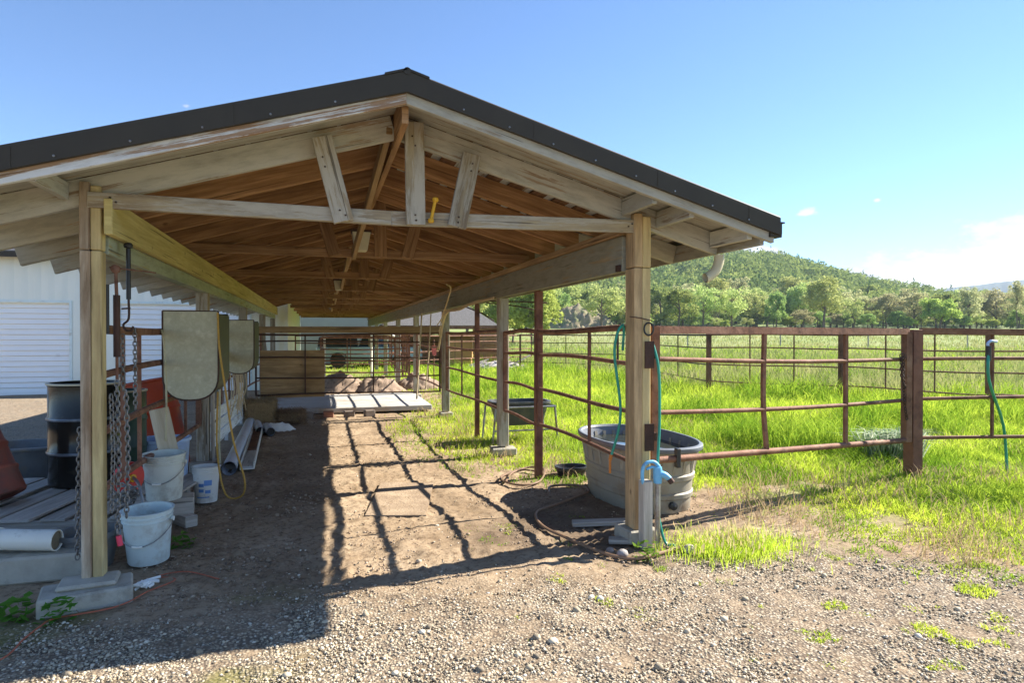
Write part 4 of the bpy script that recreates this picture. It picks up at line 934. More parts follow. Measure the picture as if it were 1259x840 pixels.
# feeders
def feeder(x0, x1, y0, y1, zt, zb, label, seed):
    t = thing('wall_feeder', label, 'feeder', ((x0+x1)/2, y0, zb), 'round bottomed feeders on the left rails')
    w = x1-x0; c = (x0+x1)/2; r = w*.5
    def outline(k=1.0, zt_=zt):
        pts = [(-r*k, zt_), (-r*k, zb+w*.52)]
        for i in range(1, 14):
            a = math.pi*i/14; e = 1.0; cx = math.copysign(abs(math.cos(a))**.8, math.cos(a)); sz_ = math.sin(a)**.8; pts.append((-r*k*cx, zb+w*.52-w*.52*k*sz_))
        pts += [(r*k, zb+w*.52), (r*k, zt_)]; return pts
    mb = MB(); mb.poly([(c+a, y0, z) for a, z in outline()], (0, .012, 0)); mb.build('end_panel', FEEDP, t, bevel=.003)
    mb = MB(); mb.poly([(c+a, y1, z) for a, z in outline(.93)], (0, .012, 0)); mb.build('end_panel', FEEDSIDE, t)
    o = outline(.94, zt-.02); mb = MB()
    for (a, z), (a2, z2) in zip(o, o[1:]):
        mb.add([(c+a, y0+.013, z), (c+a2, y0+.013, z2), (c+a2, y1, z2), (c+a, y1, z), ], [(0, 1, 2, 3)], [[(0, 0), (.1, 0), (.1, .1), (0, .1)]])
    ob = mb.build('trough', FEEDSIDE, t); md = ob.modifiers.new('thick', 'SOLIDIFY'); md.thickness = .01
    mb = MB(); mb.tube([(c+a, y0+.002, z) for a, z in outline(1.0)], .008, 6); mb.tube([(c-r, y0+.002, zt), (c+r, y0+.002, zt)], .006, 6); mb.build('rim_edge', RUSTDARK, t)
    mb = MB()
    for x, z in ((c-r*.93, zt-.16), (c+r*.96, zt-.05), (c+r*.9, zb+w*.5)): mb.lathe([(0, -.01), (.010, -.006), (.010, .0)], (x, y0, z), 8, rot=Matrix.Rotation(R(90), 3, 'X'))
    mb.build('bolts', RUSTDARK, t)
feeder(-1.30, -.86, 6.2, 6.95, 1.765, .99, 'large feeder with round bottomed grey end panel, nearest on the left', 1)
feeder(-1.27, -.88, 9.6, 10.4, 1.765, 1.03, 'smaller looking grey round bottomed feeder, second along the left rails', 2)
def rope(name, pts, r, m, label, cat='rope', n=5):
    mb = MB(); mb.tube(pts, r, 8, smooth_pts=n); return single(mb, name, m, label, cat, pts[-1], smooth=True)
rope('rope', [(-.86, 6.17, 1.75), (-.845, 6.15, 1.45), (-.80, 6.15, 1.1), (-.74, 6.2, .62), (-.66, 6.3, .25), (-.70, 6.4, .08), (-.84, 6.45, .10), (-.90, 6.4, .5), (-.88, 6.3, 1.05)], .0085, ROPEY, 'orange yellow rope looped down from the front feeder corner')
rope('rope', [(-1.30, 6.17, 1.60), (-1.275, 6.13, 1.50), (-1.26, 6.13, 1.2), (-1.26, 6.14, .95), (-1.27, 6.16, .72), (-1.28, 6.2, .6)], .008, ROPEP, 'pale yellow rope hanging over the left edge of front feeder')
rope('rope', [(-1.08, 7.9, 1.25), (-1.08, 7.88, .8), (-1.09, 7.9, .35), (-1.08, 7.9, .12)], .010, ROPEP, 'pale rope hanging straight down below the front feeder')
# twine bundle on the left rails farther back
mb = MB(); rb = random.Random(4)
for k in range(16):
    y = 9.9+rb.uniform(0, 1.6); mb.tube([(POSTL+.04, y, 1.2+rb.uniform(-.1, .2)), (POSTL+.06+rb.uniform(0, .08), y+rb.uniform(-.1, .1), .8), (POSTL+.05+rb.uniform(0, .1), y+rb.uniform(-.15, .15), .3+rb.uniform(0, .35))], .008, 5, smooth_pts=3)
single(mb, 'twine_bundle', TWINE, 'tangle of cream baling twine hanging on the left rails', 'twine', (POSTL, 10.6, .5), smooth=True)

# ---------------------------------------------------------------- front left corner clutter
mb = MB(); mb.poly([(-3.3, 4.72, 0), (-1.44, 4.72, 0), (-1.44, 5.42, 0), (-3.3, 5.42, 0)], (0, 0, .17)); o = mb.build('concrete_slab', CONC, bevel=.015); tag(o, 'rough concrete ledge behind the front left post', kind='structure')
pal = thing('pallet', 'grey weathered wooden pallet carrying the drums', 'pallet', (-2.1, 6.2, 0))
def prot(x, y, z, a=R(-9), o=(-2.1, 6.2)): dx_, dy_ = x, y; return (o[0]+dx_*math.cos(a)-dy_*math.sin(a), o[1]+dx_*math.sin(a)+dy_*math.cos(a), z)
for i in range(10):
    x = -1.38+i*.245+(.02 if i % 2 else 0); w_ = .17 if i % 3 else .215
    mb = MB(); mb.beam(prot(x, -.72, .215), prot(x+.02, .78, .215), w_, .02); mb.build('slat', W_GREY, pal, bevel=.003)
for y in (-.68, 0, .70):
    mb = MB(); mb.beam(prot(-1.42, y, .16), prot(.80, y, .16), .04, .088); mb.beam(prot(-1.42, y, .07), prot(.80, y, .07), .09, .09); mb.build('stringer', W_GREY, pal, bevel=.003)
def drum_prof(r, h, ribs=(.33, .66)):
    p = [(0, 0), (r*.96, 0), (r, .012)]
    for f in ribs: z = h*f; p += [(r, z-.03), (r*1.035, z-.01), (r*1.035, z+.01), (r, z+.03)]
    return p+[(r, h-.02), (r*1.03, h-.012), (r*1.03, h), (r*.96, h+.003), (r*.94, h-.02), (0, h-.022)]
def drum(c, r, h, m, label, rot=None, rim=None):
    t = thing('drum', label, 'drum', c)
    mb = MB(); mb.lathe(drum_prof(r, h), c, 36, rot=rot); mb.build('body', m, t, True)
    rr = rot or Matrix.Identity(3)
    for f in (.33, .66):
        mb = MB(); mb.lathe([(r*1.034, h*f-.012), (r*1.046, h*f-.006), (r*1.046, h*f+.006), (r*1.034, h*f+.012)], c, 36, rot=rot); mb.build('band', BANDM if m is DRUMBLK else m, t, True)
    mb = MB(); mb.lathe([(r*1.02, h-.012), (r*1.05, h-.008), (r*1.05, h+.006), (r*.95, h+.008)], c, 36, rot=rot); mb.build('rim', rim or m, t, True)
    return t
drum((-2.03, 6.72, .226), .29, .90, DRUMBLK, 'tall glossy black steel drum behind the front left post', rim=CREAM)
drum((-1.84, 7.12, .22), .20, .80, GREEND, 'dark green drum with cream rim seen through the left rails', rim=CREAM)
drum((-2.50, 6.02, .235), .27, .62, REDDRUM, 'faded red drum leaning at the left edge of the pallet', rot=Matrix.Rotation(R(-24), 3, 'Y') @ Matrix.Rotation(R(-8), 3, 'X'))
drum((-1.74, 8.3, .03), .29, 1.02, ORANGE, 'orange red drum leaning behind the front feeder', rot=Matrix.Rotation(R(-10), 3, 'Y'))
def tub(c, sx, sy, h, m, label, rimm=None, cat='tub', name='tub', power=2.6, taper=.86, water=None):
    t = thing(name, label, cat, c)
    p = [(0, .0), (taper, 0), (taper+.02, .02), (.99, h-.04), (1.0, h-.035)]; q = [(1.0, h-.035), (1.06, h-.03), (1.07, h-.012), (1.05, h), (.97, h), (.95, h-.02), (taper-.04, .03), (0, .03)]
    mb = MB(); mb.lathe(p, c, 36, sx, sy, power=power); mb.build('body', m, t, True)
    mb = MB(); mb.lathe(q, c, 36, sx, sy, power=power); mb.build('rim', rimm or m, t, True)
    if water: mb = MB(); mb.lathe([(0, water), (.93, water)], c, 36, sx, sy, power=power); mb.build('water', GLASSY, t)
    return t
tub((-3.0, 8.1, 0), .42, .34, .40, GREYTUB, 'dark grey tub standing on the gravel behind the red drum')
tub((-1.55, 7.42, 0), .24, .22, .50, BLUET, 'pale blue tub behind the left rails')
tub((-1.50, 5.0, 0), .17, .17, .24, GREYTUB, 'low grey pan tucked behind the front left post', taper=.8)
def bucket(c, rt_, rb_, h, m, label, ribs=3, tilt=0, rz=0, print_=False, bail=True, bail_m=None):
    t = thing('bucket', label, 'bucket', c, 'plastic pails by the front left post'); rot = Matrix.Rotation(rz, 3, 'Z') @ Matrix.Rotation(tilt, 3, 'X')
    p = [(0, .004), (rb_*.97, 0), (rb_, .008)]; zr = h*.80
    R_ = lambda z: rb_+(rt_-rb_)*z/h
    p.append((R_(zr), zr))
    for k in range(ribs): z = zr+k*(h-zr-.012)/ribs; p += [(R_(z)+.008, z), (R_(z)+.008, z+.004), (R_(z)+.001, z+.006), (R_(z)+.001, z+(h-zr-.012)/ribs-.002)]
    p += [(rt_+.010, h-.012), (rt_+.012, h-.002), (rt_+.006, h), (rt_-.004, h-.002), (rb_-.004, .012), (0, .012)]
    mb = MB(); mb.lathe(p, c, 40, rot=rot); mb.build('body', m, t, True)
    if bail:
        mb = MB(); pts = []
        for i in range(17):
            a = math.pi*i/16; v = Vector((math.cos(a)*(rt_+.014), -math.sin(a)*(rt_*.55)-abs(math.sin(a))*.06, h*.80-math.sin(a)*h*.40)); v.y = -math.sqrt(max(0, (R_(max(v.z, 0))+.018)**2-min(abs(v.x), R_(max(v.z, 0))+.017)**2))
            pts.append(Vector(c)+rot @ v)
        mb.tube(pts, .0032, 6); hd = mb.build('handle', STEEL, t, True)
        a, b = pts[7], pts[9]; mb = MB(); mb.tube([a, pts[8], b], .008, 8); mb.build('grip', PVC, hd, True)
        for s in (-1, 1): mb = MB(); v = Vector((s*(rt_+.012), 0, h*.80)); mb.lathe([(0, -.01), (.016, -.008), (.016, .006), (0, .008)], Vector(c)+rot @ v, 10, rot=rot @ Matrix.Rotation(R(90), 3, 'Y')); mb.build('ear', m, t, True)
    if print_:
        for k, (a0, a1, z0, z1) in enumerate(((-75, -40, .16, .21), (-100, -76, .10, .13), (-100, -76, .15, .18), (-70, -45, .09, .12), (-110, -50, .05, .06))):
            mb = MB()
            for i in range(5):
                aa, ab = R(a0+(a1-a0)*i/5), R(a0+(a1-a0)*(i+1)/5); q = [(math.cos(x)*(R_(z)+.0025), math.sin(x)*(R_(z)+.0025), z) for x, z in ((aa, z0), (ab, z0), (ab, z1), (aa, z1))]
                mb.add([Vector(c)+rot @ Vector(v) for v in q], [(0, 1, 2, 3)], [[(0, 0)]*4])
            mb.build('label_print', MARK, t)
    return t
bucket((-1.13, 4.96, .015), .155, .127, .36, BUCK1, 'blue grey bucket on the dirt with its wire handle hanging in front', 2, R(3), R(-12))
bucket((-1.22, 5.86, .23), .155, .130, .37, BUCK2, 'ribbed grey bucket standing on the pallet corner above the blue grey one', 4, R(2), R(-8))
mb = MB(); mb.box((-1.22, 5.90, .16), (.42, .20, .14), R(8)); mb.beam((-1.0, 5.75, .05), (-1.45, 6.35, .06), .1, .09); single(mb, 'wood_blocks', W_GREY, 'grey wood blocks under the ribbed grey bucket', 'wood block', (-1.22, 5.9, 0), bevel=.004)
bucket((-1.02, 6.55, .02), .115, .098, .33, BUCK3, 'small white bucket with blue print beside the ribbed bucket', 3, R(-2), R(-15), True, False)
# PVC pipe lying on the ledge
mb = MB(); P_ = [(-3.2, 5.02, .245), (-2.35, 4.96, .245), (-2.12, 4.94, .25), (-1.98, 4.88, .255), (-1.62, 4.80, .242)]
mb.tube(P_, .066, 20, cap=False); mb.tube([(-2.16, 4.945, .249), (-1.96, 4.872, .255)], .074, 20)
t = thing('drain_pipe', 'bent white drain pipe lying on the concrete ledge', 'pipe', (-2.1, 4.9, .17)); mb.build('shell', PVC, t, True)
A_, B_ = Vector(P_[3]), Vector(P_[4]); d_ = (B_-A_).normalized(); sx_ = d_.cross(Vector((0, 0, 1))).normalized(); sy_ = d_.cross(sx_)
mb = MB(); mb.tube([B_+sx_*math.cos(a)*.063+sy_*math.sin(a)*.063 for a in [i*2*math.pi/28 for i in range(29)]], .0045, 6, cap=False); mb.build('lip', PVC, t, True)
mb = MB(); mb.tube([A_, B_-d_*.012], .0625, 20); mb.build('bore', M('brown_pipe_bore', [(.30, .24, .15), (.20, .16, .10)], 8, .9), t, True)  # solid brown plug closing the pipe just inside its lip
# chains on the front left post
cx, cy = POSTL+.075, Y1-.09
for i, (dx_, y_, z1_, z2_, r_) in enumerate(((.045, .02, 1.28, .36, .0055), (.085, .05, 1.22, .45, .0055), (.02, .0, 1.2, .5, .005))):
    mb = chain_mb([(cx+dx_, cy+.08+y_, z1_), (cx+dx_+.01, cy+.08+y_, (z1_+z2_)/2), (cx+dx_, cy+.08+y_, z2_)], .042, r_*.85, i)
    single(mb, 'hanging_chain', CHAIN, ['longest heavy chain hanging beside the front left post, ending in pink tag', 'heavy chain hanging farthest right of the front left post', 'heavy chain hanging closest against the front left post'][i], 'chain', (cx+dx_, cy, z2_), 'chains hanging on the front left post', smooth=True)
mb = chain_mb([(POSTL-.09, Y1+.06, 1.0), (POSTL-.10, Y1+.06, .6), (POSTL-.10, Y1+.04, .22)], .04, .0045)
single(mb, 'hanging_chain', CHAIN, 'thin chain hanging on the left edge of the front left post', 'chain', (POSTL-.1, Y1, .22), smooth=True)
for i, (y_, z1_, z2_) in enumerate(((4.95, 1.56, 1.18), (5.25, 1.6, 1.02))):
    mb = chain_mb([(POSTL+.01, y_, z1_), (POSTL+.01, y_+.01, z2_)], .042, .0045, i); single(mb, 'hanging_chain', CHAIN, ['short chain hanging over top left rail near the hook', 'short chain hanging over top left rail nearer the feeder'][i], 'chain', (POSTL, y_, z2_), 'short chains on the left top rail', smooth=True)
mb = MB(); mb.tube([(cx+.05, cy+.1, .35), (cx+.06, cy+.1, .29)], .016, 10); single(mb, 'pink_tag', M('pink_plastic', (.8, .06, .12), 9, .5), 'small pink plastic tag at the end of the long chain', 'tag', (cx+.05, cy+.1, .29), smooth=True)
# tangle of chain lying on the pallet end
rb = random.Random(9); pts = [(-1.36+rb.uniform(-.09, .11), 5.35+rb.uniform(-.14, .14), .30+.02*k*.5+rb.uniform(0, .02)) for k in range(16)]
mb = chain_mb(pts, .05, .0055); single(mb, 'chain_heap', CHAIN, 'small heap of chain on the pallet behind the front left post', 'chain', (-1.36, 5.35, .24), smooth=True)
# hook and screw jack hanging from the beam
t = thing('chain_hook', 'black spring hook hanging from the left beam', 'hook', (-1.16, 4.62, 1.55))
mb = MB(); mb.tube([(-1.16, 4.62, 2.10), (-1.16, 4.62, 1.78)], .014, 10); mb.lathe([(0, -.02), (.025, -.015), (.028, 0), (.02, .015), (0, .02)], (-1.16, 4.62, 2.12), 12); mb.build('spring_tube', BLACK, t, True)
mb = MB(); mb.tube([(-1.16, 4.62, 1.78), (-1.16, 4.62, 1.66), (-1.19, 4.62, 1.62), (-1.175, 4.62, 1.585), (-1.145, 4.62, 1.585), (-1.135, 4.62, 1.61)], .007, 8, smooth_pts=4); mb.tube([(-1.20, 4.62, 1.72), (-1.15, 4.62, 1.725)], .005, 6); mb.build('hook', RUSTDARK, t, True)
t = thing('turnbuckle', 'brown steel turnbuckle hanging beside the front left post', 'turnbuckle', (-1.20, 4.52, 1.25))
mb = MB(); mb.tube([(-1.20, 4.52, 1.80), (-1.20, 4.52, 1.42)], .020, 10); mb.build('sleeve', RUSTDARK, t, True)
mb = MB(); mb.tube([(-1.205, 4.52, 1.95), (-1.20, 4.52, 1.80)], .010, 8); mb.tube([(-1.20, 4.52, 1.42), (-1.20, 4.52, 1.28)], .009, 8); mb.lathe([(0, -.02), (.026, -.012), (.026, .012), (0, .02)], (-1.205, 4.52, 1.96), 12, rot=Matrix.Rotation(R(90), 3, 'X')); mb.tube([(-1.24, 4.52, 1.97), (-1.0, 4.6, 1.95)], .004, 6); mb.build('rod', RUST, t, True)
mb = MB(); mb.tube([(-1.235, 4.46, 1.86), (-1.235, 4.46, 1.56)], .012, 8); mb.tube([(-1.29, 4.455, 1.70), (-1.235, 4.455, 1.66)], .006, 6); single(mb, 'iron_bar', BLACK, 'short black iron bar fixed on the right face of the front left post', 'bar', (-1.235, 4.46, 1.56), smooth=True)
# red pulley
t = thing('pulley', 'red pulley wheel with yellow hub and bent grey arm beside the grey bucket', 'pulley', (-1.40, 5.55, .44))
ax = Matrix.Rotation(R(90), 3, 'Y') @ Matrix.Rotation(R(0), 3, 'Z'); ax = Matrix.Rotation(R(-32), 3, 'Z') @ ax
mb = MB(); mb.lathe([(0, -.025), (.10, -.03), (.12, -.028), (.124, 0), (.12, .028), (.10, .03), (0, .025)], (-1.40, 5.55, .47), 28, rot=ax); mb.build('wheel', REDP, t, True)
mb = MB(); mb.lathe([(0, .026), (.03, .03), (.03, .045), (0, .05)], (-1.40, 5.55, .47), 12, rot=ax); mb.build('hub', YELLOW, t, True)
mb = MB(); mb.tube([(-1.37, 5.53, .48), (-1.31, 5.45, .44), (-1.27, 5.40, .30), (-1.26, 5.38, .14)], .012, 8, smooth_pts=4); mb.build('arm', STEEL, t, True)
mb = MB(); mb.beam((-1.20, 6.14, .34), (-1.34, 6.24, .92), .035, .15, (1, .3, 0)); single(mb, 'leaning_board', W_FRESH, 'short pale board leaning on the left rails above the buckets', 'board', (-1.36, 6.1, .3), bevel=.003)
# orange cord on the ground
def ground_line(pts, lift, n=6): return [(x, y, gz(x, y)+lift) for x, y in pts]
rope('extension_cord', ground_line([(-1.6, 3.5), (-1.45, 3.62), (-1.44, 3.83), (-1.42, 3.97), (-1.38, 4.06), (-1.16, 4.12), (-1.06, 4.20), (-1.0, 4.33), (-.88, 4.52), (-1.0, 4.62), (-.84, 4.66), (-.62, 4.45)], .018), .0042, ORANGEC, 'thin orange cord snaking round the front left footing', 'cord', 6)
rb = random.Random(21); q = [(-2.6+k*.055+rb.uniform(-.04, .04), 4.90+rb.uniform(-.09, .05), .18+rb.uniform(0, .03)) for k in range(18)]
rope('netting', q, .006, PVCBLUE, 'tangled white netting lying on the concrete ledge', 'netting', 4)
rb = random.Random(23); q = [(-1.02+rb.uniform(-.07, .07), 4.45+rb.uniform(-.06, .06), .015+rb.uniform(0, .035)) for k in range(16)]
rope('crumpled_wrapper', q, .009, BUCK3, 'crumpled white wrapper on the dirt before the blue grey bucket', 'wrapper', 2)
# weeds
def weed(x, y, n, h, label):
    lv = []; rn = []
    for k in range(n):
        a = rng.random()*6.28; rr = .09*rng.random()**.5; cx_, cy_, cz_ = x+math.cos(a)*rr, y+math.sin(a)*rr, gz(x, y)+h*rng.random(); l = .018+.02*rng.random()
        e1 = rng.normal(size=3); e1[2] *= .5; e1 *= l/np.linalg.norm(e1); e2 = np.cross(e1, [0, 0, 1])*.8; c = np.array([cx_, cy_, cz_]); lv += [c-e1, c-e2, c+e1, c+e2]; rn += [rng.random()]*4
    P = np.array(lv)-np.array([x, y, gz(x, y)]); o = np_mesh('weed', P, np.arange(len(P)), np.full(n, 4), WEED, {'rnd': np.array(rn)}); o.location = (x, y, gz(x, y)); tag(o, label, 'weed', 'broad leaved weeds')
weed(-1.60, 4.12, 60, .14, 'leafy weed at the left end of the front left footing')
weed(-1.38, 4.08, 45, .12, 'leafy weed in front of the front left footing')
weed(-.97, 5.25, 40, .10, 'leafy weed behind the blue grey bucket')
weed(2.15, 4.02, 40, .12, 'leafy weed at the foot of the blue hydrant')

# pipes and sack under the left feeder side
mb = MB(); mb.tube([(-.97, 7.75, .085), (-1.15, 11.9, .09)], .078, 20, cap=False); mb.tube([(-1.15, 11.9, .09), (-.97, 7.75, .085)], .071, 20, cap=False)
ob = single(mb, 'long_pipe', PVCBLUE, 'long bluish white pipe lying along the left plank wall', 'pipe', (-1.0, 8, 0), smooth=True)
t = thing('trough_channel', 'long white channel with rust brown inside lying beside the pipe', 'channel', (-.83, 8, 0))
mb = MB(); mb.beam((-.80, 7.9, .04), (-.98, 11.4, .04), .15, .012); mb.beam((-.728, 7.9, .075), (-.908, 11.4, .075), .012, .08); mb.beam((-.872, 7.9, .075), (-1.052, 11.4, .075), .012, .08); mb.build('shell', PVC, t)
mb = MB(); mb.beam((-.855, 9.0, .050), (-.975, 11.3, .050), .12, .008); mb.build('liner', RUST, t); mb = MB(); mb.beam((-.80, 7.9, .058), (-.85, 9.0, .058), .12, .024); mb.build('cover', W_WHITE, t)
for i, (p, q) in enumerate((((-.90, 10.8, .07), (-1.02, 11.6, .08)), ((-.74, 10.65, .07), (-.84, 11.2, .08)))):
    mb = MB(); mb.tube([p, q], .066, 20, cap=False); mb.tube([q, p], .058, 20, cap=False)
    t_ = thing('stub_pipe', ['short white pipe with black mouth, left of the pair', 'short white pipe with black mouth, right of the pair'][i], 'pipe', (p[0], p[1], 0), 'short pipes by the sack'); mb.build('shell', PVCBLUE, t_, True)
    mb = MB(); mb.tube([Vector(p)+Vector((0, .03, 0)), q], .057, 20); mb.build('bore', BLACK, t_, True)
# blocks under the slab edge, slab
KEEPSLAB = MB(); KEEPSLAB.poly([(-.95, 13.2, .03), (2.2, 13.3, .03), (2.25, 16.3, .03), (-.95, 16.3, .03)], (0, 0, .10)); o = KEEPSLAB.build('stall_slab', M('pale_concrete', [(.50, .49, .46), (.42, .41, .39)], 2, .85, 0, .2, dirt=(.34, .27, .2), dirt_amt=.35, dirt_scale=1.2), bevel=.01); tag(o, 'raised concrete slab behind the back rails', kind='structure')
for k in range(6):
    mb = MB(); x = -1.0+k*.38; mb.box((x, 12.75+.05*(k % 2), .055), (.19, .15, .13), R(7*(k % 3))); single(mb, 'paving_block', M('brick%d' % k, [(.24, .19, .15), (.15, .12, .10)] if k % 3 else [(.35, .16, .1), (.25, .11, .07)], 8), 'small block %s in the row before the slab' % ('first from the left', 'second from the left', 'third from the left', 'fourth from the left', 'fifth from the left', 'last on the right')[k], 'block', (x, 12.75, 0), 'row of blocks before the slab', bevel=.01)
# hay bales
def hay(c, s, rz, label):
    t = thing('hay_bale', label, 'hay bale', (c[0], c[1], c[2]-s[2]/2), 'hay bales by the back rails')
    mb = MB(); nx_, ny_, nz_ = 6, 4, 4
    # rough block built from stacked flakes
    rb_ = random.Random(int(c[1]*100))
    e = Matrix.Rotation(rz, 3, 'Z') @ Vector((s[0]/2, 0, 0)); mb.beam(Vector(c)-e, Vector(c)+e, s[1], s[2])
    b = mb.build('body', HAY, t, bevel=.05)
    n = 2200; P = np.empty((n, 4, 3))
    for k in range(n):
        ff = rng.integers(0, 3); p = (rng.random(3)-.5)*np.array(s); p[ff] = math.copysign(s[ff]/2, rng.random()-.5); d = rng.normal(size=3)*.03; p = Matrix.Rotation(rz, 3, 'Z') @ Vector(p)
        p = np.array(p)+np.array([0, 0, s[2]/2]); w_ = np.array([.003, .003, .003]); P[k] = [p-d, p-d+w_, p+d+w_, p+d]
    o = np_mesh('loose_stems', P.reshape(-1, 3), np.arange(4*n), np.full(n, 4), STRAW, {'rnd': np.repeat(rng.random(n), 4)}); o.parent = t
hay((-1.0, 11.98, .24), (.50, .34, .42), R(6), 'brown hay bale standing by the left end of the back rails')
hay((-.50, 11.98, .14), (.42, .32, .22), R(-12), 'small broken hay flake right of the bale')
mb = MB(); mb.beam((-1.02, 12.245, .87), (.07, 12.245, .87), .018, .84); single(mb, 'plywood_sheet', W_PLY, 'brown plywood sheet fixed behind the back rails', 'plywood', (-.5, 12.36, .43), bevel=.002)
mb = MB(); mb.tube([(-.86, 12.95, .5), (-.92, 12.7, .95), (-.96, 12.5, 1.45)], .016, 8); mb.tube([(-.78, 12.9, .5), (-.84, 12.7, .85), (-.97, 12.5, 1.05)], .012, 8); single(mb, 'hand_tools', W_GREY, 'grey wooden tool handles leaning on the plywood', 'tool', (-.86, 12.9, .5), smooth=True)
rope('white_hose', [(-.74, 12.30, 1.08), (-.66, 12.28, 1.04), (-.58, 12.28, .85), (-.52, 12.28, .60)], .014, PVC, 'thin white hose curving down the plywood', 'hose')

# ---------------------------------------------------------------- tanks
def stock_tank(cx_, cy_, z0, sx, sy, h, label, body, rim, water):
    t = thing('stock_tank', label, 'stock tank', (cx_, cy_, z0)); c = (cx_, cy_, z0); pw = 2.35
    p = [(0, 0), (.80, 0), (.825, .02), (.84, h*.22), (.865, h*.24), (.87, h*.30), (.85, h*.32), (.865, h*.48), (.89, h*.50), (.895, h*.56), (.875, h*.58), (.90, h*.78), (.925, h*.80), (.935, h*.92)]
    mb = MB(); mb.lathe(p, c, 64, sx, sy, power=pw); b = mb.build('body', body, t, True)
    mb = MB(); mb.lathe([(.935, h*.92), (1.0, h*.925), (1.012, h*.95), (1.01, h*.985), (.99, h), (.955, h), (.935, h*.97)], c, 64, sx, sy, power=pw); mb.build('rim', rim, t, True)
    mb = MB(); mb.lathe([(.945, h*.985), (.90, h*.8), (.86, h*.5), (.80, .03), (0, .03)], c, 64, sx, sy, power=pw); mb.build('inner_wall', rim, t, True)
    mb = MB(); mb.lathe([(0, h*water), (.885, h*water)], c, 64, sx, sy, power=pw); mb.build('water', WATER, t)
    for k in range(26):
        mb = MB(); a = 2*math.pi*(k+.5)/26; q = (abs(math.cos(a))**pw+abs(math.sin(a))**pw)**(-1/pw); x_, y_ = math.cos(a)*q*sx, math.sin(a)*q*sy
        mb.beam((cx_+x_*.865, cy_+y_*.865, z0+h*.60), (cx_+x_*.925, cy_+y_*.925, z0+h*.90), .03, .022, (x_, y_, 0)); mb.build('rib', body, t)
    mb = MB(); mb.lathe([(0, -.02), (.035, -.02), (.035, .02), (0, .03)], (cx_, cy_-sy*.855, z0+.09), 14, rot=Matrix.Rotation(R(90), 3, 'X')); mb.build('drain_plug', BLACK, t, True)
    return t
WATER, nt_, b_, N_, L_n = node_mat('tank_water'); b_.inputs['Base Color'].default_value = (.035, .04, .03, 1); b_.inputs['Roughness'].default_value = .05
bump(N_, L_n, b_, tex(N_, L_n, 'Noise', N_('ShaderNodeTexCoord').outputs['Object'], 14, 3).outputs['Fac'], .05, .01)
stock_tank(2.88, 5.60, gz(2.88, 5.6)-.01, .46, .79, .60, 'large grey plastic stock tank of water behind the front right post', TANKP, TANKRIM, .84)
t = thing('raised_feed_tub', 'dark grey feed tub on metal legs in the grass behind the second right post', 'feed tub', (2.80, 9.15, 0))
mb = MB(); mb.lathe([(0, .26), (.72, .26), (.80, .30), (.97, .56), (1.05, .57), (1.05, .60), (.95, .60), (.76, .31), (0, .30)], (2.80, 9.15, 0), 40, .43, .28, power=4); mb.build('tub', DARKTUB, t, True)
mb = MB(); mb.tube([(2.36, 8.85, .53), (3.26, 8.85, .53), (3.26, 9.45, .53), (2.36, 9.45, .53), (2.36, 8.85, .53)], .016, 8); mb.tube([(2.33, 8.85, .2), (3.29, 8.85, .2)], .012, 8); mb.build('frame', STEEL, t, True)
for x_, y_ in ((2.37, 8.85), (3.25, 8.85), (2.37, 9.45), (3.25, 9.45)):
    mb = MB(); mb.tube([(x_+(.05 if x_ > 3 else -.05), y_, 0), (x_, y_, .54)], .016, 8); mb.build('leg', STEEL, t, True)
tub((2.66, 6.72, gz(2.66, 6.72)), .17, .13, .10, BLACK, 'small black rubber pan on the grass behind the tank', cat='pan', name='rubber_pan')

# hydrant
t = thing('hydrant', 'frost proof hydrant with sky blue head and galvanised pipe before the front right post', 'hydrant', (2.31, 4.235, 0))
mb = MB(); mb.beam((2.262, 4.25, 0), (2.262, 4.25, .50), .085, .075, (1, 0, 0)); mb.build('wooden_stake', W_GREY, t, bevel=.006)
mb = MB(); mb.tube([(2.345, 4.225, 0), (2.345, 4.225, .50)], .020, 14); mb.build('pipe', STEEL, t, True)
mb = MB(); mb.tube([(2.345, 4.225, .48), (2.345, 4.225, .56)], [.030, .034], 12); mb.tube([(2.345, 4.225, .545), (2.39, 4.205, .54), (2.425, 4.19, .51)], [.030, .024, .020], 12, smooth_pts=3)
mb.lathe([(0, -.03), (.03, -.028), (.034, 0), (.03, .028), (0, .03)], (2.345, 4.225, .57), 14); mb.build('head', BLUEPAINT, t, True)
mb = MB(); mb.tube([(2.355, 4.22, .60), (2.315, 4.225, .635), (2.255, 4.225, .63), (2.225, 4.225, .585), (2.225, 4.225, .50), (2.25, 4.225, .47)], .013, 10, smooth_pts=4)
mb.tube([(2.255, 4.225, .585), (2.30, 4.225, .60), (2.345, 4.225, .585)], .010, 8); mb.build('lever', BLUEPAINT, t, True)
mb = MB(); mb.tube([(2.42, 4.192, .515), (2.44, 4.184, .485)], .022, 12); mb.build('spout', RUSTDARK, t, True)
rope('green_hose', [(2.20, 4.50, 1.44), (2.19, 4.46, 1.60), (2.155, 4.42, 1.625), (2.115, 4.42, 1.56), (2.105, 4.44, 1.40), (2.16, 4.46, 1.05), (2.17, 4.50, .85), (2.13, 4.55, .63)], .0105, HOSEG, 'green hose arching over the rail left of the front right post', 'hose', 8)
rope('green_hose', [(2.36, 4.33, 1.50), (2.385, 4.30, 1.36), (2.395, 4.29, 1.2), (2.385, 4.27, .9), (2.36, 4.25, .62), (2.36, 4.25, .3), (2.39, 4.20, .06), (2.44, 4.14, .04)], .0105, HOSEG, 'green hose running down the right face of the front right post', 'hose', 8)
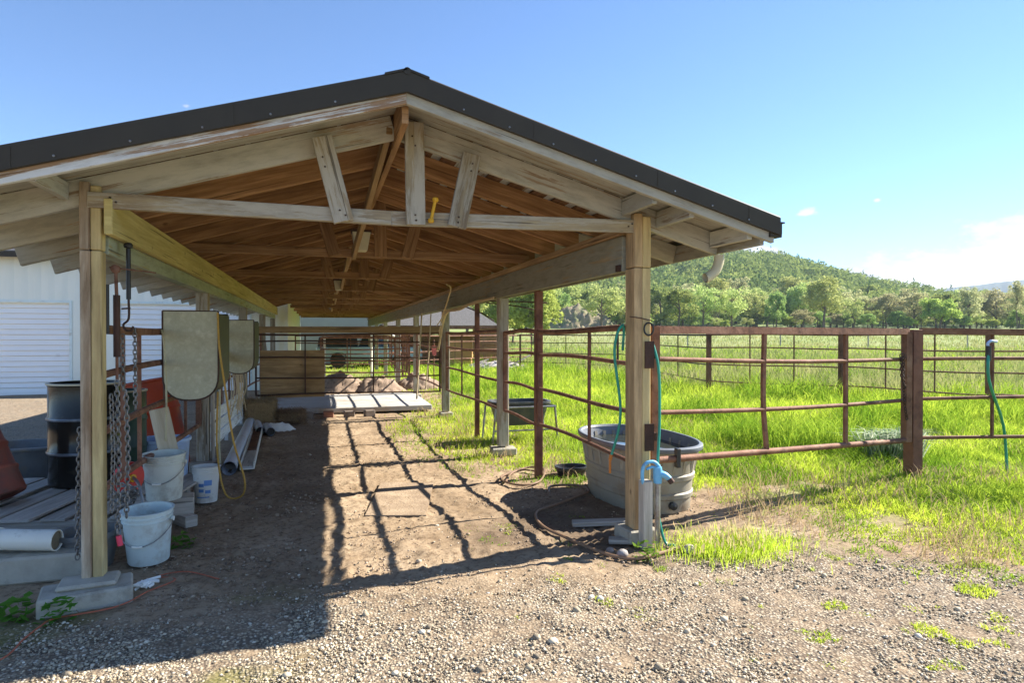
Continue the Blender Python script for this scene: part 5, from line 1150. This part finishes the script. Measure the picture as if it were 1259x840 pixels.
mb = MB(); mb.tube([(2.13, 4.55, .64), (2.12, 4.55, .60)], .014, 10); mb.tube([(2.12, 4.55, .60), (2.12, 4.55, .50)], .010, 8); single(mb, 'hose_nozzle', M('orange_nozzle', (.6, .2, .03), 9, .5), 'orange nozzle at the lower end of the left green hose', 'nozzle', (2.12, 4.55, .5), smooth=True)
HP = [(1.86, 6.55), (2.05, 6.95), (2.3, 7.15), (2.42, 6.95), (2.2, 6.45), (1.95, 6.35), (1.84, 6.7), (2.15, 7.05), (2.36, 6.85)]
rope('brown_hose', ground_line(HP, .03), .011, HOSEB, 'small coil of brown hose at the foot of the tall steel post', 'hose', 6)
HP = [(2.12, 5.95), (2.25, 6.22), (2.5, 6.15), (2.50, 5.85), (2.30, 5.68), (2.02, 5.5), (1.80, 5.32), (1.72, 5.12), (1.70, 4.85), (1.76, 4.62), (1.82, 4.38), (1.92, 4.12), (2.05, 4.0), (2.22, 4.03), (2.50, 4.12)]
rope('brown_hose', ground_line(HP, .026), .012, HOSEB, 'long brown hose winding over the dirt in front of the tank', 'hose', 6)
mb = MB(); mb.tube([(POSTR-.11, Y1-.085, 1.69), (POSTR-.03, Y1-.10, 1.68), (POSTR+.07, Y1-.09, 1.66)], .004, 6)
single(mb, 'wire_loop', RUSTDARK, 'loop of thin wire round the front right post', 'wire', (POSTR, Y1-.1, 1.66))
mb = MB(); cc = Vector((POSTR+.045, Y1-.085, 1.60)); mb.tube([cc+Vector((math.cos(a)*.038, 0, math.sin(a)*.046)) for a in [i*2*math.pi/20 for i in range(21)]], .007, 8, cap=False); single(mb, 'black_ring', BLACK, 'black ring fixed on the front right post', 'ring', cc, smooth=True)
# rod with green strap, right
mb = MB(); q0 = vpt(1216, 6.45); q1 = vpt(1240, 6.9); mb.tube([(q0[0], q0[1], 1.42), (q0[0]+.01, q0[1], 1.1), (q1[0]-.06, q1[1], .6), (q1[0], q1[1], .08)], .014, 8, smooth_pts=4)
t = thing('hung_hose', 'green hose end hooked over the right hand rails and hanging to the grass', 'hose', (q1[0], q1[1], 0)); mb.build('hose', HOSEG, t, True)
mb = MB(); mb.tube([(q0[0], q0[1], 1.45), (q0[0], q0[1], 1.30)], .024, 10); mb.build('collar', BLACK, t, True)
mb = MB(); mb.tube([(q0[0], q0[1], 1.42), (q0[0]-.01, q0[1], 1.475), (q0[0]+.03, q0[1]-.01, 1.50), (q0[0]+.08, q0[1]-.02, 1.49)], .013, 8, smooth_pts=3); mb.build('hook', BLUET, t, True)
# boards by the post foot
for i, (p, q, w_, lb) in enumerate((((1.95, 4.9, .03), (2.45, 4.75, .05), .10, 'grey board lying on the dirt left of the front right post'), ((2.05, 4.42, .03), (2.25, 4.32, .04), .09, 'short dark wood block against the front right footing'))):
    mb = MB(); mb.beam(p, q, w_, .035); single(mb, 'scrap_board', W_GREY, lb, 'board', p, bevel=.004)
for i, (x, y, s_, lb) in enumerate(((2.02, 4.13, .045, 'rounded stone left of the hydrant'), (2.5, 4.05, .05, 'rounded stone right of the hydrant'), (1.98, 4.25, .032, 'small stone behind the other one left of the hydrant'))):
    mb = MB(); mb.lathe([(0, -.8), (.7, -.6), (1, 0), (.8, .5), (.4, .75), (0, .8)], (x, y, gz(x, y)+s_*.4), 9, s_, s_*.8); 
    for k_, v in enumerate(mb.v): mb.v[k_] = (v[0], v[1], gz(x, y)+s_*.4+(v[2]-gz(x, y)-s_*.4)*s_)
    single(mb, 'stone', RUBBLE, lb, 'stone', (x, y, 0), 'stones by the hydrant', smooth=True)
# rubber mat half buried in the dirt
mb = MB(); zz = gz(.7, 6.1)+.004
mb.poly([(.36, 5.66, zz), (.86, 5.50, zz+.006), (1.12, 6.70, zz), (.60, 6.86, zz+.01)], (0, 0, .012)); single(mb, 'dirt_covered_mat', M('muddy_mat', [(.42, .32, .215), (.32, .235, .155), (.24, .17, .11)], 5, .95, 0, .9), 'flat mud coloured board lying on the dirt floor', 'mat', (.7, 6.1, zz))
# bright tuft of ornamental grass behind the gate
n = 900; a = rng.random(n)*6.28; r_ = .24*rng.random(n)**.5; tx, ty = 6.45, 6.05
o = blades('silver_grass_clump', np.cos(a)*r_*1.4, np.sin(a)*r_*.8, .34+.3*rng.random(n), np.full(n, .018), SILVER, 'silvery green drooping grass clump behind the gate end', .75, z=np.full(n, 0.), droop=1.3, category='grass clump', kind='thing'); o.location = (tx, ty, gz(tx, ty))
# pinkish seed headed weeds before the hydrant
n = 420; x = rng.normal(2.85, .22, n); y = rng.normal(4.05, .14, n)
P = []; 
z = ground_z(x, y)+.05+.09*rng.random(n); dxy = rng.normal(size=(n, 3))*.01
e = np.stack([rng.normal(size=n)*.006, rng.normal(size=n)*.006, .022+.01*rng.random(n)], 1); w_ = np.stack([np.cos(a[:n])*.006, np.sin(a[:n])*.006, 0*x], 1); c = np.stack([x, y, z], 1)
P = np.stack([c-e, c-w_, c+e, c+w_], 1); o = np_mesh('seed_heads', P.reshape(-1, 3), np.arange(4*n), np.full(n, 4), SEED, {'rnd': np.repeat(rng.random(n), 4)}); tag(o, 'pinkish yellow seed heads right of the hydrant', kind='stuff')
n = 2200; x = rng.normal(2.85, .24, n); y = rng.normal(4.05, .15, n); blades('seeding_weeds', x, y, .06+.08*rng.random(n), np.full(n, .005), GRASS, 'low bright weeds right of the hydrant', .5, rnd=.5+.5*rng.random(n))
# hanging wires on the right beam
mb = MB(); rb = random.Random(12)
for k in range(7): mb.tube([(POSTR-.12, 8.3+rb.uniform(-.2, .2), 2.03+rb.uniform(-.01, .02)), (POSTR-.14, 9.2, 2.04+rb.uniform(-.03, .02)), (POSTR-.15, 10.2, 2.0+rb.uniform(-.05, .02)), (POSTR-.16-rb.uniform(0, .05), 11.2, 1.95+rb.uniform(-.05, .03)), (POSTR-.2, 11.8+rb.uniform(-.1, .2), 1.75-rb.uniform(0, .5))], .009, 6, smooth_pts=4)
mb.tube([(POSTR-.2, 11.4, 1.9), (POSTR-.26, 10.6, 2.12), (POSTR-.36, 9.8, 2.28), (POSTR-.5, 9.4, 2.30)], .012, 8, smooth_pts=5)
single(mb, 'hanging_cables', TWINE, 'bundle of cream cables slung under the right beam', 'cable', (POSTR, 10, 2), smooth=True)
mb = MB(); mb.tube([(POSTR-.05, 8.6, 2.02), (2.62, 8.2, 2.0), (2.85, 8.05, 1.98)], .01, 6, smooth_pts=3); mb.tube([(POSTR, 9.0, 2.02), (2.6, 8.6, 1.96), (2.75, 8.3, 1.90)], .009, 6, smooth_pts=3); mb.tube([(POSTR, 10.6, 2.05), (2.5, 10.1, 1.9), (2.62, 9.9, 1.78)], .012, 6)
single(mb, 'bare_branches', BARK, 'bare twigs poking out above the second right post', 'branch', (POSTR, 9, 2), smooth=True)
mb = MB(); mb.tube([(1.72, 11.5, 1.95), (1.66, 11.4, 1.2), (1.60, 11.3, .45)], .014, 7); mb.tube([(1.9, 11.6, 1.95), (1.86, 11.6, 1.2), (1.80, 11.6, .6)], .010, 7); single(mb, 'loose_twine', TWINE, 'pale cords hanging down in front of the back rails', 'twine', (1.7, 11.4, .45), smooth=True)

# ---------------------------------------------------------------- background buildings and pens
gar = thing('garage', 'long pale metal garage with white roller doors behind the shed', 'garage', (-10, 19.8, 0))
doors = [(-10.9, -6.33), (-5.24, -1.9)]; YW = 19.8
xs_ = [-22.0, -16.3, -12.0]+[v for d in doors for v in d]+[-.9]
segs = [(-22, -16.3), (-12.0, -10.9), (-6.33, -5.24), (-1.9, -.9)]
for a, b in segs: mb = MB(); mb.poly([(a, YW, 0), (b, YW, 0), (b, YW, 3.62), (a, YW, 3.62)], (0, .15, 0)); mb.build('wall', SIDING, gar)
for a, b in ((-16.3, -12.0), *doors):
    mb = MB(); mb.poly([(a, YW, 2.40), (b, YW, 2.40), (b, YW, 3.62), (a, YW, 3.62)], (0, .15, 0)); mb.build('wall', SIDING, gar)
    mb = MB(); nz = 17; hz_ = 2.36/nz
    for k in range(nz):
        z0 = .05+k*hz_; mb.poly([(a+.03, YW+.10, z0), (a+.03, YW+.045, z0+.012), (a+.03, YW+.06, z0+hz_*.5), (a+.03, YW+.09, z0+hz_-.002), (a+.03, YW+.10, z0+hz_-.002)], (b-a-.06, 0, 0))
    mb.beam((a+.03, YW+.08, .03), (b-.03, YW+.08, .03), .06, .06); d = mb.build('roller_door', ROLLER, gar)
    mb = MB(); mb.box((b-.32, YW+.07, 1.05), (.10, .03, .05)); mb.build('handle', STEEL, d)
    mb = MB(); mb.beam((a, YW-.012, 0), (a, YW-.012, 2.44), .06, .02, (0, 1, 0)); mb.beam((b, YW-.012, 0), (b, YW-.012, 2.44), .06, .02, (0, 1, 0)); mb.beam((a-.03, YW-.012, 2.45), (b+.03, YW-.012, 2.45), .024, .06); mb.build('door_frame', BUCK1, gar)
mb = MB(); mb.poly([(-.9, YW+.15, 0), (-.9, 32, 0), (-.9, 32, 3.62), (-.9, YW+.15, 3.62)], (-.12, 0, 0)); mb.build('wall', SIDING, gar)
mb = MB(); mb.poly([(-22, YW-.35, 3.60), (-22, 26, 5.2), (-22, 32.5, 3.4), (-22, 32.5, 3.5), (-22, 26, 5.34), (-22, YW-.35, 3.72)], (21.3, 0, 0)); mb.build('roof', ROOFMETAL, gar)
mb = MB(); mb.beam((-22, YW-.40, 3.62), (-.7, YW-.40, 3.62), .1, .13); mb.build('gutter', DARKMETAL, gar)
far = thing('far_building', 'pale green sided building beyond the end of the shed', 'building', (-4, 36, 0))
mb = MB(); mb.poly([(-14, 36, 0), (4.2, 36, 0), (4.2, 36, 2.9), (-1.5, 36, 5.0), (-14, 36, 3.0)], (0, 8, 0)); mb.build('wall', FARBLD, far)
mb = MB(); mb.beam((-1.5, 40, 5.08), (4.9, 40, 2.72), 8.8, .08); mb.beam((-1.5, 40, 5.08), (-14.6, 40, 2.95), 8.8, .08); mb.build('roof', ROOFMETAL, far)
mb = MB()
for x in (-10, -6.5): mb.box((x, 35.96, 1.6), (1.2, .06, 1.0))
mb.build('window', GLASSY, far)
# pale pickup
tk = thing('pickup_truck', 'pale blue grey pickup with dark camper top parked before the pale building', 'pickup', (1.9, 32.6, 0))
x0 = -.2
mb = MB(); prof = [(x0, .45), (x0, 1.02), (x0+1.15, 1.08), (x0+1.25, 1.10), (x0+4.9, 1.0), (x0+5.0, .85), (x0+5.0, .45), (x0+4.55, .45)]
prof = [(x0, .42), (x0, 1.0), (x0+2.0, 1.03), (x0+3.4, 1.03), (x0+4.85, .98), (x0+4.98, .85), (x0+5.0, .42), (x0+4.42, .42), (x0+4.3, .68), (x0+4.0, .74), (x0+3.7, .68), (x0+3.58, .42), (x0+1.42, .42), (x0+1.3, .68), (x0+1.0, .74), (x0+.7, .68), (x0+.58, .42)]
mb.poly([(x, 31.8, z) for x, z in prof], (0, 1.7, 0)); mb.build('body', PBLUE, tk, bevel=.04)
mb = MB(); mb.poly([(x0+1.95, 31.9, 1.03), (x0+2.15, 31.95, 1.55), (x0+2.9, 31.95, 1.57), (x0+3.6, 31.9, 1.03)], (0, 1.5, 0)); mb.build('cab', GLASSY, tk, bevel=.03)
mb = MB(); mb.poly([(x0+.05, 31.85, 1.04), (x0+.12, 31.9, 1.50), (x0+1.88, 31.9, 1.50), (x0+1.92, 31.85, 1.04)], (0, 1.6, 0)); mb.build('camper_top', BLACK, tk, bevel=.04)
for x in (x0+1.0, x0+4.0):
    for y in (31.85, 33.45):
        mb = MB(); mb.lathe([(0, -.10), (.2, -.11), (.34, -.09), (.35, 0), (.34, .09), (.2, .11), (0, .10)], (x, y, .35), 24, rot=Matrix.Rotation(R(90), 3, 'X')); w = mb.build('wheel', BLACK, tk, True)
        mb = MB(); mb.lathe([(0, -.13), (.15, -.12), (.19, -.10)], (x, y, .35), 16, rot=Matrix.Rotation(R(-90), 3, 'X') if y > 32 else Matrix.Rotation(R(90), 3, 'X')); mb.build('rim', STEEL, w, True)
# manure mounds
def heap(x, y, rx, ry, h, label, m, name, cat, n=34, rough_=1.0):
    g = np.linspace(-1, 1, n); X, Y = np.meshgrid(g, g); rr = np.hypot(X, Y)
    Z = h*np.clip(1-rr**1.7, -.1, 1)*(.55+.9*fbm(X*3+x, Y*3+y, 5))+h*.35*rough_*(fbm(X*11+x, Y*11, 6, 3)-.5)*(rr < 1)-.02
    i = np.arange(n*n).reshape(n, n); q = np.stack([i[:-1, :-1], i[:-1, 1:], i[1:, 1:], i[1:, :-1]], -1).reshape(-1, 4)
    o = np_mesh(name, np.stack([(X*rx).ravel(), (Y*ry).ravel(), Z.ravel()], 1), q.ravel(), np.full(len(q), 4), m); o.location = (x, y, gz(x, y)); return tag(o, label, cat)
heap(.55, 18.6, .95, .7, .48, 'left of the dirt and manure heaps behind the slab', DIRTM, 'manure_heap', 'heap')['group'] = 'manure heaps behind the slab'
heap(1.55, 18.4, .8, .6, .42, 'middle of the dirt and manure heaps behind the slab', DIRTM, 'manure_heap', 'heap')['group'] = 'manure heaps behind the slab'
heap(2.75, 18.9, .8, .6, .45, 'right of the dirt and manure heaps behind the slab', DIRTM, 'manure_heap', 'heap')['group'] = 'manure heaps behind the slab'
heap(-.66, 11.25, .30, .17, .15, 'flat white sack lying behind the short pipes', BUCK3, 'feed_sack', 'sack', 26, .5)
p = vpt(612, 30); heap(p[0], p[1], 1.7, 1.0, .32, 'low pile of pale rubble and scrap in the grass', RUBBLE, 'rubble_pile', 'rubble', rough_=2.5)
for k in range(3):
    q = vpt(590+k*26, 29.8); mb = MB(); mb.beam((q[0]-.5, q[1], .2), (q[0]+.5, q[1]+.3, .45+.1*k), .12, .04); single(mb, 'scrap_plank', W_GREY, ('left', 'middle', 'right')[k]+' plank sticking out of the rubble pile', 'plank', (q[0], q[1], .1), 'planks in the rubble')
# small roofed shelter
sx_, sy_ = vpt(545, 33)
sh = thing('field_shelter', 'small brown shelter with low grey shingle roof behind the pens', 'shelter', (sx_, sy_, 0))
def so(dx_, dy_, z): return (sx_+dx_*CY+dy_*SY, sy_-dx_*SY+dy_*CY, z)
mb = MB(); A = [so(-2.9, -1.6, 2.05), so(2.9, -1.6, 2.05), so(2.9, 1.6, 2.05), so(-2.9, 1.6, 2.05)]; RA, RB = so(-1.6, 0, 3.25), so(1.0, 0, 3.25)
mb.add(A+[RA, RB], [(0, 1, 5, 4), (1, 2, 5), (2, 3, 4, 5), (3, 0, 4), (3, 2, 1, 0)], [[(0, 0)]*4, [(0, 0)]*3, [(0, 0)]*4, [(0, 0)]*3, [(0, 0)]*4]); mb.build('roof', SHINGLE, sh)
mb = MB()
for a, b in ((A[0], A[1]), (A[1], A[2]), (A[2], A[3]), (A[3], A[0])): mb.beam(Vector(a)-Vector((0, 0, .08)), Vector(b)-Vector((0, 0, .08)), .06, .13)
mb.build('fascia', RUST, sh)
for dx_, dy_ in ((-2.7, -1.4), (0, -1.4), (2.2, -1.4), (2.7, -1.4), (2.7, 1.4), (-2.7, 1.4)):
    mb = MB(); mb.beam(so(dx_, dy_, 0), so(dx_, dy_, 2.0), .12, .12, (1, 0, 0)); mb.build('post', W_BROWN, sh)
mb = MB()
for k in range(6): mb.beam(so(1.6, -1.46, .75+k*.22), so(2.75, -1.46, .75+k*.22), .03, .15)
mb.build('slat_panel', W_BROWN, sh)
mb = MB(); mb.beam(so(-2.7, 1.4, .8), so(2.7, 1.4, .8), .04, 1.6); mb.build('back_wall', W_BROWN, sh)
q = so(.95, -.6, .9); mb = MB(); mb.box(q, (1.2, .7, .9), -YAW); mb.box(so(.8, -.6, .3), (1.4, .8, .36), -YAW); single(mb, 'orange_crate', M('orange_tan_ply', [(.60, .34, .13), (.5, .27, .1)], 4), 'orange tan crate stack inside the small shelter', 'crate', (q[0], q[1], 0), bevel=.02)
q = vpt(534, 18); mb = MB(); mb.tube([(q[0], q[1], 0), (q[0], q[1], 1.45)], .015, 8); single(mb, 'rod_post', RUST, 'thin rusty rod holding a pink cloth', 'post', (q[0], q[1], 0), smooth=True)
mb = MB(); mb.poly([(q[0]-.05, q[1]-.03, 1.28), (q[0]+.05, q[1]-.03, 1.28), (q[0]+.07, q[1]-.03, 1.18), (q[0]+.06, q[1]-.03, 1.0), (q[0]-.04, q[1]-.03, 1.02), (q[0]-.07, q[1]-.03, 1.15)], (0, .012, 0)); single(mb, 'pink_cloth', M('pink_cloth', (.75, .18, .16), 9), 'faded pink cloth tied on the thin rod', 'cloth', (q[0], q[1], 1.0))
# bare bank below the trees, seen between posts
q = vpt(715, 150); o = heap(q[0], q[1], 9, 6, 5.0, '', M('bare_bank', [(.36, .28, .20), (.24, .20, .12), (.17, .22, .07)], .5, .95, 0, .8), 'earth_bank', None, 60, 1.4); o['kind'] = 'structure'; o['label'] = 'bare eroded earth bank under the trees'; 
haze()
print('objects', len(bpy.data.objects))
